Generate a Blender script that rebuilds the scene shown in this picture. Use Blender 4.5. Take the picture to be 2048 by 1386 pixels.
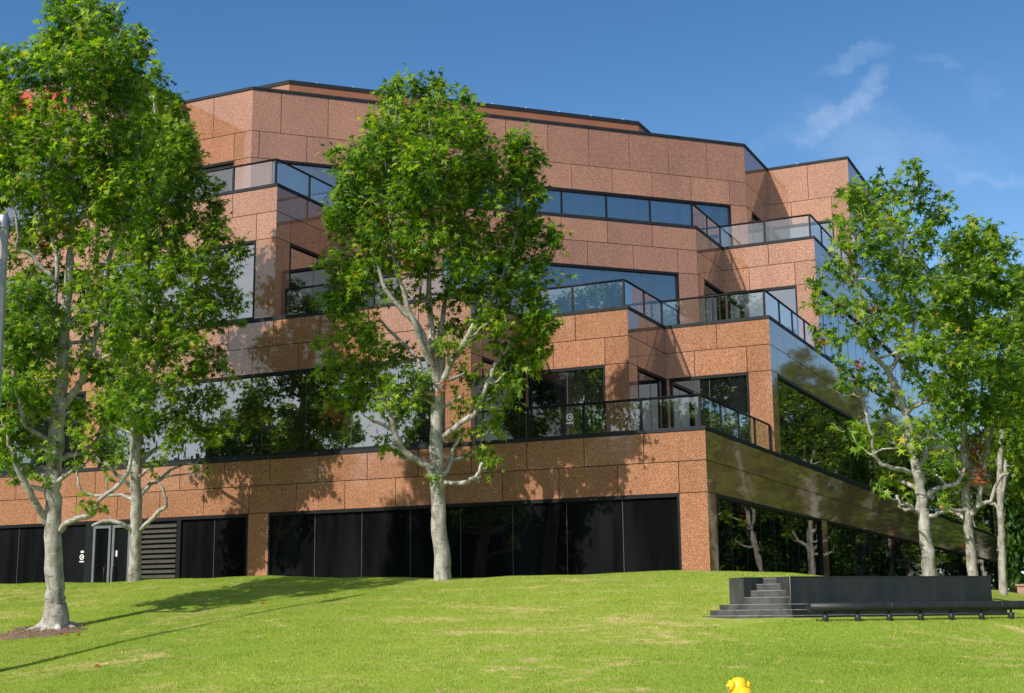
import bpy, math, random
import numpy as np
from mathutils import Vector, Matrix

for o in list(bpy.data.objects):
    bpy.data.objects.remove(o)
sc = bpy.context.scene
COL = sc.collection
rad = math.radians

# ------------------------------------------------------------------ camera
YAW, PIT, ROL, FPX, CZ = rad(-25.3884), rad(10.9749), rad(-.6048), 2721.78, 1.6
_f = np.array([math.sin(YAW)*math.cos(PIT), math.cos(YAW)*math.cos(PIT), math.sin(PIT)])
_r0 = np.array([math.cos(YAW), -math.sin(YAW), 0.0])
_u0 = np.cross(_r0, _f)
_r = _r0*math.cos(ROL)+_u0*math.sin(ROL)
_u = -_r0*math.sin(ROL)+_u0*math.cos(ROL)
cam = bpy.data.cameras.new('camera')
cam.lens = FPX*36/2048
cam.sensor_width = 36
cam.clip_end = 3000
camo = bpy.data.objects.new('camera', cam)
COL.objects.link(camo)
camo.matrix_world = Matrix(((_r[0], _u[0], -_f[0], 0), (_r[1], _u[1], -_f[1], 0), (_r[2], _u[2], -_f[2], CZ), (0, 0, 0, 1)))
sc.camera = camo

def ray(x, y):
    return _f+_r*(x-1024)/FPX+_u*(693-y)/FPX
def at_depth(x, y, D):
    p = ray(x, y)*D
    return np.array([p[0], p[1], p[2]+CZ])
def at_Y(x, y, Y):
    d = ray(x, y)
    return at_depth(x, y, Y/d[1])
def depth_of(p):
    return float((np.array(p, float)-[0, 0, CZ]) @ _f)

# ------------------------------------------------------------------ light
SUN = Vector((-.29, -1.0, .79)).normalized()
sun = bpy.data.lights.new('sun', 'SUN')
sun.energy = 5.0
sun.angle = rad(.53)
sun.color = (1.0, .93, .82)
suno = bpy.data.objects.new('sun', sun)
COL.objects.link(suno)
suno.location = (-20, -30, 40)
suno.rotation_euler = SUN.to_track_quat('Z', 'Y').to_euler()

world = bpy.data.worlds.new('World')
sc.world = world
world.use_nodes = True
nt = world.node_tree
bg = nt.nodes['Background']
sky = nt.nodes.new('ShaderNodeTexSky')
sky.sky_type = 'NISHITA'
sky.sun_disc = False
sky.sun_elevation = math.asin(SUN.z)
sky.sun_rotation = math.atan2(SUN.x, SUN.y)
sky.air_density = 1.0
sky.dust_density = .45
sky.ozone_density = 2.6
bg.inputs[1].default_value = .116
tc = nt.nodes.new('ShaderNodeTexCoord')
def wmap(rot, scale, loc=(0, 0, 0)):
    m = nt.nodes.new('ShaderNodeMapping')
    m.inputs['Rotation'].default_value = rot
    m.inputs['Scale'].default_value = scale
    m.inputs['Location'].default_value = loc
    nt.links.new(tc.outputs['Generated'], m.inputs[0])
    return m
def wnoise(m, scale, detail, rough, dist=0):
    n = nt.nodes.new('ShaderNodeTexNoise')
    n.inputs['Scale'].default_value = scale
    n.inputs['Detail'].default_value = detail
    n.inputs['Roughness'].default_value = rough
    n.inputs['Distortion'].default_value = dist
    nt.links.new(m.outputs[0], n.inputs['Vector'])
    return n
def wramp(src, a, b, ca=(0, 0, 0, 1), cb=(1, 1, 1, 1)):
    r = nt.nodes.new('ShaderNodeMapRange')
    r.interpolation_type = 'SMOOTHSTEP'
    r.inputs[1].default_value = a
    r.inputs[2].default_value = b
    nt.links.new(src, r.inputs[0])
    return r
def wmath(op, a, b):
    m = nt.nodes.new('ShaderNodeMath')
    m.operation = op
    for i, v in enumerate((a, b)):
        if hasattr(v, 'links') or not isinstance(v, (int, float)):
            nt.links.new(v, m.inputs[i])
        else:
            m.inputs[i].default_value = v
    return m.outputs[0]
# cirrus: thin wisps low in the sky toward the right and a hazier deck behind the camera
c1 = wnoise(wmap((.2, .5, .3), (1.0, 1.0, 2.2), (.35, .1, .0)), 5.5, 8, .62, 1.1)
c2 = wnoise(wmap((0, 0, 0), (1, 1, 1), (3.1, 1.3, .4)), 2.2, 2, .5)
wis = wmath('MULTIPLY', wramp(c1.outputs[0], .50, .80).outputs[0], wramp(c2.outputs[0], .45, .62).outputs[0])
sep = nt.nodes.new('ShaderNodeSeparateXYZ')
nt.links.new(tc.outputs['Generated'], sep.inputs[0])
def wisp(px, py, ang, ln, wd, amt):
    """soft elongated cloud streak round one sky direction"""
    d = ray(px, py)
    d = d/np.linalg.norm(d)
    d2 = ray(px+math.cos(ang)*50, py-math.sin(ang)*50)
    e1 = d2/np.linalg.norm(d2)-d
    e1 /= np.linalg.norm(e1)
    e2 = np.cross(d, e1)
    def dot(v, off):
        n = nt.nodes.new('ShaderNodeVectorMath')
        n.operation = 'DOT_PRODUCT'
        nt.links.new(warp.outputs[0], n.inputs[0])
        n.inputs[1].default_value = tuple(v)
        return wmath('SUBTRACT', n.outputs['Value'], float(off))
    a_ = wmath('DIVIDE', dot(e1, np.dot(e1, d)), ln)
    b_ = wmath('DIVIDE', dot(e2, np.dot(e2, d)), wd)
    r2 = wmath('ADD', wmath('MULTIPLY', a_, a_), wmath('MULTIPLY', b_, b_))
    front = dot(d, .8)
    g = wmath('MULTIPLY', wramp(r2, 1.0, 0.0).outputs[0], wramp(front, 0, .1).outputs[0])
    return wmath('MULTIPLY', g, amt)
cw = wnoise(wmap((0, 0, 0), (1, 1, 1), (1.7, .4, .9)), 11, 8, .68)
sub = nt.nodes.new('ShaderNodeVectorMath')
sub.operation = 'SUBTRACT'
nt.links.new(cw.outputs['Color'], sub.inputs[0])
sub.inputs[1].default_value = (.5, .5, .5)
scl = nt.nodes.new('ShaderNodeVectorMath')
scl.operation = 'SCALE'
nt.links.new(sub.outputs[0], scl.inputs[0])
scl.inputs['Scale'].default_value = .085
warp = nt.nodes.new('ShaderNodeVectorMath')
warp.operation = 'ADD'
nt.links.new(tc.outputs['Generated'], warp.inputs[0])
nt.links.new(scl.outputs[0], warp.inputs[1])
fine = wramp(wnoise(wmap((.2, .5, .3), (1, 1, 1.6), (.3, .2, .1)), 26, 7, .68, .6).outputs[0], .30, .72).outputs[0]
tot = None
for a_ in ((1700, 105, .15, .034, .009, .50), (1745, 180, .95, .024, .014, .62), (1690, 235, .62, .044, .013, .55), (1880, 115, -.1, .022, .006, .30), (1965, 160, 1.2, .026, .010, .22), (1740, 300, -.5, .07, .035, .34), (1850, 330, -.1, .07, .02, .28), (2010, 350, .08, .05, .006, .35), (1600, 280, .3, .08, .012, .16)):
    w_ = wisp(*a_)
    tot = w_ if tot is None else wmath('ADD', tot, w_)
wis = wmath('MULTIPLY', tot, wmath('ADD', .35, wmath('MULTIPLY', fine, .65)))
back = wramp(sep.outputs[1], -.42, -.80)            # milky high cloud behind the camera, round the sun
bk = wmath('MULTIPLY', back.outputs[0], wmath('ADD', .62, wmath('MULTIPLY', wramp(c1.outputs[0], .35, .7).outputs[0], .35)))
fac = wmath('MINIMUM', wmath('ADD', wmath('MULTIPLY', wis, .14), wmath('MULTIPLY', bk, 1.0)), .9)
mix = nt.nodes.new('ShaderNodeMix')
mix.data_type = 'RGBA'
mix.inputs[7].default_value = (11.0, 11.4, 11.8, 1)
nt.links.new(fac, mix.inputs[0])
tint = nt.nodes.new('ShaderNodeMix')
tint.data_type = 'RGBA'
tint.blend_type = 'MULTIPLY'
tint.inputs[0].default_value = 1
tint.inputs[7].default_value = (.60, .98, 1.27, 1)
tz = nt.nodes.new('ShaderNodeMix')
tz.data_type = 'RGBA'
nt.links.new(wramp(sep.outputs[2], .08, .48).outputs[0], tz.inputs[0])
tz.inputs[6].default_value = (.98, 1.16, 1.24, 1)
tz.inputs[7].default_value = (.46, .80, 1.04, 1)
nt.links.new(tz.outputs[2], tint.inputs[7])
nt.links.new(sky.outputs[0], tint.inputs[6])
nt.links.new(tint.outputs[2], mix.inputs[6])
nt.links.new(mix.outputs[2], bg.inputs[0])

sc.view_settings.view_transform = 'Standard'
sc.view_settings.look = 'None'
sc.view_settings.exposure = 0.16
sc.view_settings.gamma = 1
sc.view_settings.use_curve_mapping = False
sc.cycles.max_bounces = 8
sc.cycles.transparent_max_bounces = 12
sc.cycles.sample_clamp_indirect = 6

# ------------------------------------------------------------------ materials
def new_mat(name):
    m = bpy.data.materials.new(name)
    m.use_nodes = True
    return m, m.node_tree, m.node_tree.nodes['Principled BSDF']
def N(t, typ, **kw):
    n = t.nodes.new(typ)
    for k, v in kw.items():
        if k.startswith('i_'):
            n.inputs[int(k[2:]) if k[2:].isdigit() else k[2:]].default_value = v
        else:
            setattr(n, k, v)
    return n
def noise(t, vec, scale, detail=3, rough=.5):
    n = N(t, 'ShaderNodeTexNoise')
    n.inputs['Scale'].default_value = scale
    n.inputs['Detail'].default_value = detail
    n.inputs['Roughness'].default_value = rough
    if vec is not None:
        t.links.new(vec, n.inputs['Vector'])
    return n
def ramp(t, src, stops):
    r = N(t, 'ShaderNodeValToRGB')
    e = r.color_ramp.elements
    while len(e) < len(stops):
        e.new(.5)
    for i, (p, c) in enumerate(stops):
        e[i].position = p
        e[i].color = (*c, 1)
    t.links.new(src, r.inputs[0])
    return r
def mixc(t, fac, a, b, mode='MIX'):
    m = N(t, 'ShaderNodeMix', data_type='RGBA', blend_type=mode)
    for s, v in ((0, fac), (6, a), (7, b)):
        if isinstance(v, (int, float)):
            m.inputs[s].default_value = v
        elif isinstance(v, tuple):
            m.inputs[s].default_value = (*v, 1) if len(v) == 3 else v
        else:
            t.links.new(v, m.inputs[s])
    return m.outputs[2]
def bump(t, p, h, strength, dist=.01):
    b = N(t, 'ShaderNodeBump')
    b.inputs['Strength'].default_value = strength
    b.inputs['Distance'].default_value = dist
    t.links.new(h, b.inputs['Height'])
    t.links.new(b.outputs[0], p.inputs['Normal'])
def geo_pos(t):
    return N(t, 'ShaderNodeNewGeometry').outputs['Position']
def mapped(t, vec, scale):
    m = N(t, 'ShaderNodeMapping')
    m.inputs['Scale'].default_value = scale
    t.links.new(vec, m.inputs[0])
    return m.outputs[0]

def granite():
    m, t, p = new_mat('polished_red_granite')
    pos = geo_pos(t)
    n1 = noise(t, pos, 36, 3, .6)
    v = N(t, 'ShaderNodeTexVoronoi')
    v.inputs['Scale'].default_value = 40
    t.links.new(pos, v.inputs['Vector'])
    base = ramp(t, n1.outputs[0], [(.30, (.17, .080, .048)), (.45, (.28, .132, .076)), (.55, (.35, .174, .104)), (.68, (.50, .30, .20))])
    vb = N(t, 'ShaderNodeSeparateColor')
    t.links.new(v.outputs['Color'], vb.inputs[0])
    c = mixc(t, vb.outputs[0], (.84, .83, .82), (1.2, 1.19, 1.18))
    col = mixc(t, 1.0, base.outputs[0], c, 'MULTIPLY')
    g = N(t, 'ShaderNodeNewGeometry')
    isl = N(t, 'ShaderNodeMapRange')
    isl.inputs[3].default_value = .88
    isl.inputs[4].default_value = 1.12
    t.links.new(g.outputs['Random Per Island'], isl.inputs[0])
    cc = N(t, 'ShaderNodeCombineColor')
    for i in range(3):
        t.links.new(isl.outputs[0], cc.inputs[i])
    col = mixc(t, 1.0, col, cc.outputs[0], 'MULTIPLY')
    big = noise(t, mapped(t, pos, (1, 1, .35)), .9, 4)
    bw = ramp(t, big.outputs[0], [(.3, (.9, .88, .86)), (.7, (1.06, 1.05, 1.04))])
    col = mixc(t, 1.0, col, bw.outputs[0], 'MULTIPLY')
    t.links.new(col, p.inputs['Base Color'])
    p.inputs['Roughness'].default_value = .045
    p.inputs['IOR'].default_value = 1.66
    wav = noise(t, mapped(t, pos, (1.2, 1.2, 5)), .9, 2)
    bump(t, p, wav.outputs[0], .10, .02)
    return m

def simple(name, col, rough=.5, metal=0, nscale=0, amt=.15, ior=1.45, bmp=0):
    m, t, p = new_mat(name)
    p.inputs['Roughness'].default_value = rough
    p.inputs['Metallic'].default_value = metal
    p.inputs['IOR'].default_value = ior
    if nscale:
        n = noise(t, geo_pos(t), nscale, 5, .6)
        lo = tuple(max(0, x*(1-amt)) for x in col)
        hi = tuple(x*(1+amt) for x in col)
        r = ramp(t, n.outputs[0], [(.3, lo), (.7, hi)])
        t.links.new(r.outputs[0], p.inputs['Base Color'])
        if bmp:
            bump(t, p, n.outputs[0], bmp, .01)
    else:
        p.inputs['Base Color'].default_value = (*col, 1)
    return m

def window_glass(name, blinds=0.0, ior=3.05):
    m, t, p = new_mat(name)
    pos = geo_pos(t)
    p.inputs['Roughness'].default_value = .0
    p.inputs['IOR'].default_value = ior
    if blinds:
        n = noise(t, mapped(t, pos, (.8, .8, 16)), 2.2, 3, .7)
        n2 = noise(t, mapped(t, pos, (2.5, 2.5, .15)), 1.2, 2)
        r = ramp(t, n.outputs[0], [(.35, (.004, .008, .014)), (.72, (.022*blinds, .045*blinds, .08*blinds))])
        r2 = ramp(t, n2.outputs[0], [(.35, (.45, .45, .45)), (.65, (1.2, 1.2, 1.2))])
        t.links.new(mixc(t, 1.0, r.outputs[0], r2.outputs[0], 'MULTIPLY'), p.inputs['Base Color'])
    else:
        n2 = noise(t, mapped(t, pos, (1.5, 1.5, .2)), 1.1, 2)
        r2 = ramp(t, n2.outputs[0], [(.4, (.004, .0045, .005)), (.7, (.011, .012, .014))])
        t.links.new(r2.outputs[0], p.inputs['Base Color'])
    wav = noise(t, mapped(t, pos, (2.2, 2.2, .35)), .8, 2)
    bump(t, p, wav.outputs[0], .035, .02)
    return m

def clear_glass():
    m, t, p = new_mat('railing_glass')
    t.nodes.remove(p)
    tr = N(t, 'ShaderNodeBsdfTransparent')
    tr.inputs[0].default_value = (.90, .93, .93, 1)
    gl = N(t, 'ShaderNodeBsdfGlossy')
    gl.inputs['Roughness'].default_value = .0
    fr = N(t, 'ShaderNodeFresnel')
    fr.inputs[0].default_value = 2.4
    gb_ = N(t, 'ShaderNodeNewGeometry')
    inv = N(t, 'ShaderNodeMath', operation='SUBTRACT')
    inv.inputs[0].default_value = 1
    t.links.new(gb_.outputs['Backfacing'], inv.inputs[1])
    ml = N(t, 'ShaderNodeMath', operation='MULTIPLY')
    t.links.new(fr.outputs[0], ml.inputs[0])
    t.links.new(inv.outputs[0], ml.inputs[1])
    mx = N(t, 'ShaderNodeMixShader')
    t.links.new(ml.outputs[0], mx.inputs[0])
    t.links.new(tr.outputs[0], mx.inputs[1])
    t.links.new(gl.outputs[0], mx.inputs[2])
    t.links.new(mx.outputs[0], t.nodes['Material Output'].inputs[0])
    return m

def leaf_mat(name, stops, trans=.50, seed_shift=0.0):
    m, t, p = new_mat(name)
    g = N(t, 'ShaderNodeNewGeometry')
    r = ramp(t, g.outputs['Random Per Island'], stops)
    n = noise(t, g.outputs['Position'], .9, 2)
    tone = ramp(t, n.outputs[0], [(.35, (.72, .80, .8)), (.65, (1.25, 1.15, .9))])
    col = mixc(t, 1.0, r.outputs[0], tone.outputs[0], 'MULTIPLY')
    t.links.new(col, p.inputs['Base Color'])
    p.inputs['Roughness'].default_value = .48
    p.inputs['IOR'].default_value = 1.33
    tl = N(t, 'ShaderNodeBsdfTranslucent')
    tcol = mixc(t, 1.0, col, (1.5, 1.7, .6), 'MULTIPLY')
    t.links.new(tcol, tl.inputs[0])
    mx = N(t, 'ShaderNodeMixShader')
    mx.inputs[0].default_value = trans
    t.links.new(p.outputs[0], mx.inputs[1])
    t.links.new(tl.outputs[0], mx.inputs[2])
    t.links.new(mx.outputs[0], t.nodes['Material Output'].inputs[0])
    return m

def bark_mat():
    m, t, p = new_mat('pale_bark')
    pos = geo_pos(t)
    n = noise(t, mapped(t, pos, (1, 1, .45)), 7, 6, .65)
    r = ramp(t, n.outputs[0], [(.30, (.10, .088, .07)), (.42, (.25, .23, .20)), (.56, (.40, .38, .345)), (.75, (.55, .535, .50))])
    n2 = noise(t, mapped(t, pos, (1, 1, 5)), 6, 3, .6)
    r2 = ramp(t, n2.outputs[0], [(.33, (.38, .36, .34)), (.43, (1, 1, 1))])
    t.links.new(mixc(t, 1.0, r.outputs[0], r2.outputs[0], 'MULTIPLY'), p.inputs['Base Color'])
    p.inputs['Roughness'].default_value = .8
    bump(t, p, n.outputs[0], .6, .03)
    return m

def grass_color(t, pos, bright=1.0):
    b = bright
    n1 = noise(t, mapped(t, pos, (.55, 1.6, 1)), .55, 6, .65)
    n2 = noise(t, mapped(t, pos, (1, 1.8, 1)), 2.6, 7, .75)
    n3 = noise(t, pos, .12, 2)
    add = N(t, 'ShaderNodeMath', operation='MULTIPLY_ADD')
    t.links.new(n1.outputs[0], add.inputs[0])
    add.inputs[1].default_value = .45
    m2 = N(t, 'ShaderNodeMath', operation='MULTIPLY')
    t.links.new(n2.outputs[0], m2.inputs[0])
    m2.inputs[1].default_value = .55
    t.links.new(m2.outputs[0], add.inputs[2])
    green = ramp(t, n3.outputs[0], [(.35, (.20*b, .29*b, .035*b)), (.65, (.27*b, .34*b, .05*b))])
    r = ramp(t, add.outputs[0], [(.515, (0, 0, 0)), (.65, (1, 1, 1))])
    return mixc(t, r.outputs[0], green.outputs[0], (.56*b, .43*b, .22*b))

def lawn_mat():
    m, t, p = new_mat('lawn_turf')
    pos = geo_pos(t)
    c = grass_color(t, pos, 1.05)
    n = noise(t, mapped(t, pos, (1, 1, .5)), 30, 4, .8)
    r = ramp(t, n.outputs[0], [(.3, (.55, .55, .5)), (.7, (1.3, 1.3, 1.2))])
    t.links.new(mixc(t, 1.0, c, r.outputs[0], 'MULTIPLY'), p.inputs['Base Color'])
    p.inputs['Roughness'].default_value = .9
    p.inputs['Specular IOR Level'].default_value = .1
    return m
def blade_mat():
    m, t, p = new_mat('grass_blades')
    g = N(t, 'ShaderNodeNewGeometry')
    c = grass_color(t, g.outputs['Position'], 1.32)
    r = ramp(t, g.outputs['Random Per Island'], [(0, (.62, .68, .6)), (.55, (1.0, 1.0, 1.0)), (.9, (1.25, 1.2, 1.2)), (1, (1.9, 1.55, 2.4))])
    c = mixc(t, 1.0, c, r.outputs[0], 'MULTIPLY')
    t.links.new(c, p.inputs['Base Color'])
    p.inputs['Roughness'].default_value = .6
    p.inputs['Specular IOR Level'].default_value = .2
    tl = N(t, 'ShaderNodeBsdfTranslucent')
    t.links.new(c, tl.inputs[0])
    mx = N(t, 'ShaderNodeMixShader')
    mx.inputs[0].default_value = .35
    t.links.new(p.outputs[0], mx.inputs[1])
    t.links.new(tl.outputs[0], mx.inputs[2])
    t.links.new(mx.outputs[0], t.nodes['Material Output'].inputs[0])
    return m

def black_stone(name, base, mottle):
    m, t, p = new_mat(name)
    pos = geo_pos(t)
    n = noise(t, mapped(t, pos, (1, 1, .4)), 3.5, 7, .7)
    r = ramp(t, n.outputs[0], [(.38, base), (.66, mottle)])
    n2 = noise(t, pos, 70, 2)
    r2 = ramp(t, n2.outputs[0], [(.3, (.75, .75, .75)), (.7, (1.25, 1.25, 1.25))])
    t.links.new(mixc(t, 1.0, r.outputs[0], r2.outputs[0], 'MULTIPLY'), p.inputs['Base Color'])
    rr = ramp(t, n.outputs[0], [(.35, (.3, .3, .3)), (.7, (.75, .75, .75))])
    t.links.new(rr.outputs[0], p.inputs['Roughness'])
    return m

GREENS = [(0, (.030, .088, .008)), (.25, (.085, .180, .014)), (.55, (.175, .295, .020)), (.86, (.29, .41, .030)), (.965, (.30, .37, .045)), (.990, (.45, .40, .03)), (1, (.36, .13, .03))]
DARKG = [(0, (.018, .055, .010)), (.4, (.03, .085, .012)), (.8, (.055, .125, .016)), (1, (.10, .17, .02))]
M = dict(
    lowglass=window_glass('street_level_glass', 0.0, 1.45),
    granite=granite(),
    joint=simple('joint_backing', (.06, .038, .028), .9),  # dark backing colour seen between the slabs
    metal=simple('dark_bronze_metal', (.008, .009, .011), .5, 0, 3, .2, 1.28),
    capmetal=simple('parapet_cap_metal', (.020, .023, .028), .62, 0, 2.5, .25, 1.25),
    silver=simple('aluminium_frame', (.20, .21, .22), .4, .5, 4, .15),
    glass=window_glass('dark_window_glass'),
    blue=window_glass('blinded_window_glass', 1.0),
    clear=clear_glass(),
    louver=simple('louver_metal', (.07, .066, .062), .5, 0, 6, .2),
    brown=simple('brown_screen_panel', (.27, .105, .055), .45, 0, 1.2, .1),
    red=simple('red_letter_face', (.48, .05, .035), .4, 0, 3, .08),
    redside=simple('dark_red_letter_side', (.22, .02, .02), .4, 0, 3, .1),
    concrete=simple('concrete', (.30, .29, .27), .85, 0, 4, .18, bmp=.2),
    roof=simple('terrace_gravel', (.22, .20, .18), .9, 0, 8, .25),
    bark=bark_mat(),
    leaf=leaf_mat('maple_leaves', GREENS),
    darkleaf=leaf_mat('hedge_leaves', DARKG, .3),
    dead=leaf_mat('withered_leaves', [(0, (.20, .055, .015)), (.6, (.34, .10, .03)), (1, (.45, .17, .06))], .3),
    lawn=lawn_mat(), blade=blade_mat(),
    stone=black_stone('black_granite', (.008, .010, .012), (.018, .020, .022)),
    sunlit=black_stone('sunlit_black_granite', (.026, .027, .028), (.075, .075, .074)),  # same black granite, colour lightened for the faces turned to the sun
    pale_edge=simple('pale_stone_edge', (.24, .24, .23), .8, 0, 12, .4),  # paler tone for thin lines along step and corner edges
    black=simple('black_painted_pipe', (.016, .017, .018), .5, 0, 8, .3),
    yellow=simple('yellow_hydrant_paint', (.82, .54, .015), .4, 0, 10, .08),
    chainm=simple('worn_chain', (.55, .42, .16), .5, 0, 30, .4),
    asphalt=simple('asphalt', (.05, .05, .052), .9, 0, 25, .3),
    mulch=simple('bark_mulch', (.17, .11, .07), .95, 0, 35, .6, bmp=.6),
    aggregate=simple('exposed_aggregate', (.30, .30, .29), .85, 0, 60, .55, bmp=.5),
    zinc=simple('galvanised_cap', (.36, .37, .37), .38, .7, 5, .2),
    brick=simple('pink_block_wall', (.36, .22, .17), .85, 0, 9, .2, bmp=.3),
    white=simple('white_decal', (.75, .76, .75), .5),
    wire=simple('grey_box', (.25, .25, .24), .5),
)

# ------------------------------------------------------------------ mesh helpers
def link(name, me, mats, parent=None):
    o = bpy.data.objects.new(name, me)
    COL.objects.link(o)
    if not isinstance(mats, (list, tuple)):
        mats = [mats]
    for m in mats:
        me.materials.append(m)
    if parent is not None:
        o.parent = parent
        if parent.type == 'EMPTY' or True:
            o.matrix_parent_inverse = Matrix.Identity(4)
            o.location = -world_loc(parent)
    return o
def world_loc(o):
    v = Vector(o.location)
    while o.parent is not None:
        o = o.parent
        v += Vector(o.location)
    return v
def tri_mesh(name, V, F, n=3):
    V = np.asarray(V, np.float32)
    F = np.asarray(F, np.int32)
    me = bpy.data.meshes.new(name)
    me.vertices.add(len(V))
    me.vertices.foreach_set('co', V.ravel())
    me.loops.add(F.size)
    me.loops.foreach_set('vertex_index', F.ravel())
    me.polygons.add(len(F))
    me.polygons.foreach_set('loop_start', np.arange(0, F.size, n, dtype=np.int32))
    me.update(calc_edges=True)
    me.validate()
    return me

class MB:
    """collects polygons in world coordinates into one mesh"""
    def __init__(s):
        s.v = []
        s.f = []
        s.mi = []
        s.sm = []
    def poly(s, pts, mi=0, sm=False):
        b = len(s.v)
        s.v += [tuple(map(float, p)) for p in pts]
        s.f.append(tuple(range(b, b+len(pts))))
        s.mi.append(mi)
        s.sm.append(sm)
    def hexa(s, P, mi=0):
        """8 points: bottom 0-3 ccw, top 4-7"""
        b = len(s.v)
        s.v += [tuple(map(float, p)) for p in P]
        for q in ((0, 3, 2, 1), (4, 5, 6, 7), (0, 1, 5, 4), (1, 2, 6, 5), (2, 3, 7, 6), (3, 0, 4, 7)):
            s.f.append(tuple(b+i for i in q))
            s.mi.append(mi)
            s.sm.append(False)
    def box(s, x0, x1, y0, y1, z0, z1, mi=0):
        s.hexa([(x0, y0, z0), (x1, y0, z0), (x1, y1, z0), (x0, y1, z0), (x0, y0, z1), (x1, y0, z1), (x1, y1, z1), (x0, y1, z1)], mi)
    def fbox(s, fr, u0, u1, d0, d1, z0, z1, mi=0):
        """box in a wall frame: u along the wall, d outward"""
        P = []
        for z in (z0, z1):
            for (u, d) in ((u0, d1), (u1, d1), (u1, d0), (u0, d0)):
                q = fr(u, d)
                P.append((q[0], q[1], z))
        s.hexa(P, mi)
    def tube(s, pts, rs, n=8, cap=True, mi=0, sm=True):
        pts = [np.array(p, float) for p in pts]
        b = len(s.v)
        k = len(pts)
        prev = None
        for i, p in enumerate(pts):
            t = pts[min(i+1, k-1)]-pts[max(i-1, 0)]
            t = t/(np.linalg.norm(t)+1e-9)
            if prev is None:
                a = np.array([0, 0, 1.0]) if abs(t[2]) < .9 else np.array([1.0, 0, 0])
                e1 = np.cross(t, a)
            else:
                e1 = prev-t*np.dot(prev, t)
            e1 /= np.linalg.norm(e1)+1e-9
            prev = e1
            e2 = np.cross(t, e1)
            r = rs[i] if hasattr(rs, '__len__') else rs
            for j in range(n):
                a = 2*math.pi*j/n
                s.v.append(tuple(p+(e1*math.cos(a)+e2*math.sin(a))*r))
        for i in range(k-1):
            for j in range(n):
                j2 = (j+1) % n
                s.f.append((b+i*n+j, b+i*n+j2, b+(i+1)*n+j2, b+(i+1)*n+j))
                s.mi.append(mi)
                s.sm.append(sm)
        if cap:
            s.f.append(tuple(b+j for j in range(n))[::-1])
            s.f.append(tuple(b+(k-1)*n+j for j in range(n)))
            s.mi += [mi, mi]
            s.sm += [False, False]
    def lathe(s, c, axis, prof, n=20, mi=0):
        """profile list of (t, r) along axis from c"""
        c = np.array(c, float)
        ax = np.array(axis, float)
        ax /= np.linalg.norm(ax)
        s.tube([c+ax*t for t, r in prof], [max(r, 1e-4) for t, r in prof], n, True, mi)
    def build(s, name, mats, parent=None):
        me = bpy.data.meshes.new(name)
        me.from_pydata(s.v, [], s.f)
        me.polygons.foreach_set('material_index', s.mi)
        me.polygons.foreach_set('use_smooth', s.sm)
        me.update()
        return link(name, me, mats, parent)

def tag(o, label=None, cat=None, group=None, kind=None):
    for k, v in (('label', label), ('category', cat), ('group', group), ('kind', kind)):
        if v:
            o[k] = v
    return o
def empty(name, loc=(0, 0, 0)):
    o = bpy.data.objects.new(name, None)
    o.location = loc
    COL.objects.link(o)
    return o
def copy_tree(o, parent=None):
    c = o.copy()
    COL.objects.link(c)
    c.parent = parent
    for ch in list(o.children):
        copy_tree(ch, c)
    return c

# ------------------------------------------------------------------ ground
def sst(a, b, x):
    t = np.clip((np.asarray(x, float)-a)/(b-a), 0, 1)
    return t*t*(3-2*t)
SG0 = np.array([-6.30, 20.75])
SGA = rad(44)
SGU = np.array([math.cos(SGA), math.sin(SGA)])
SGN = np.array([math.sin(SGA), -math.cos(SGA)])      # toward the street
def ground(x, y):
    x = np.asarray(x, float)
    y = np.asarray(y, float)
    t = np.clip((y-12.6)/(29.5-12.6), 0, 1)
    w = sst(-13, -20, x)*.62
    h = 2.50*(w*t**1.6*(1+.12*(1-t)) + (1-w)*(1-(1-t)**1.32))
    h = h-.13*sst(-24, -12, x)*sst(16, 28, y)
    h = h-1.15*sst(-8.5, -.5, x)*sst(13, 30, y)
    h = h+.045*np.sin(x*.55+1)*np.sin(y*.5)+.02*np.sin(x*1.7)*np.sin(y*1.3+.6)
    # level pad in front of the stone fountain, bank behind it
    dx, dy = x-SG0[0], y-SG0[1]
    u = dx*SGU[0]+dy*SGU[1]
    s = dx*SGN[0]+dy*SGN[1]
    lim = 1.445-.06*np.clip(s, 0, 1.5)+np.maximum(0, -s-.15)*.75+np.maximum(0, -u+.1)*.45+np.maximum(0, u-6.0)*.10
    k = .05
    h2 = -k*np.log(np.exp(-h/k)+np.exp(-lim/k))
    pad = sst(1.9, .75, s)*sst(-1.2, -.2, s)*sst(-.6, .9, u)*sst(12.0, 9.5, u)
    return h2*(1-pad)+(1.445-.13*np.clip(s-.22, 0, 1.5))*pad
def axis_pts(parts):
    out = []
    for a, b, st in parts:
        out += list(np.arange(a, b, st))
    out.append(parts[-1][1])
    return np.array(out)
xs = axis_pts([(-700, -60, 40), (-60, -36, 2), (-36, 8, .25), (8, 40, 2), (40, 700, 40)])
ys = axis_pts([(12.6, 33, .2), (33, 60, 1.5), (60, 120, 5), (120, 900, 60)])
GX, GY = np.meshgrid(xs, ys)
GZ = ground(GX, GY)
V = np.stack([GX, GY, GZ], -1).reshape(-1, 3)
nx = len(xs)
ii, jj = np.meshgrid(np.arange(len(ys)-1), np.arange(nx-1), indexing='ij')
a = (ii*nx+jj).ravel()
F = np.stack([a, a+1, a+nx+1, a+nx], -1)
me = tri_mesh('lawn', V, F, 4)
me.polygons.foreach_set('use_smooth', [True]*len(me.polygons))
tag(link('lawn', me, M['lawn']), kind='structure')
m = MB()
m.poly([(-700, -700, -.14), (700, -700, -.14), (700, 9.0, -.14), (-700, 9.0, -.14)])
tag(m.build('road', M['asphalt']), kind='structure')
m = MB()
m.box(-700, 700, 9.0, 9.18, -.3, .02)
m.box(-700, 700, 9.18, 12.7, -.3, .0)
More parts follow.
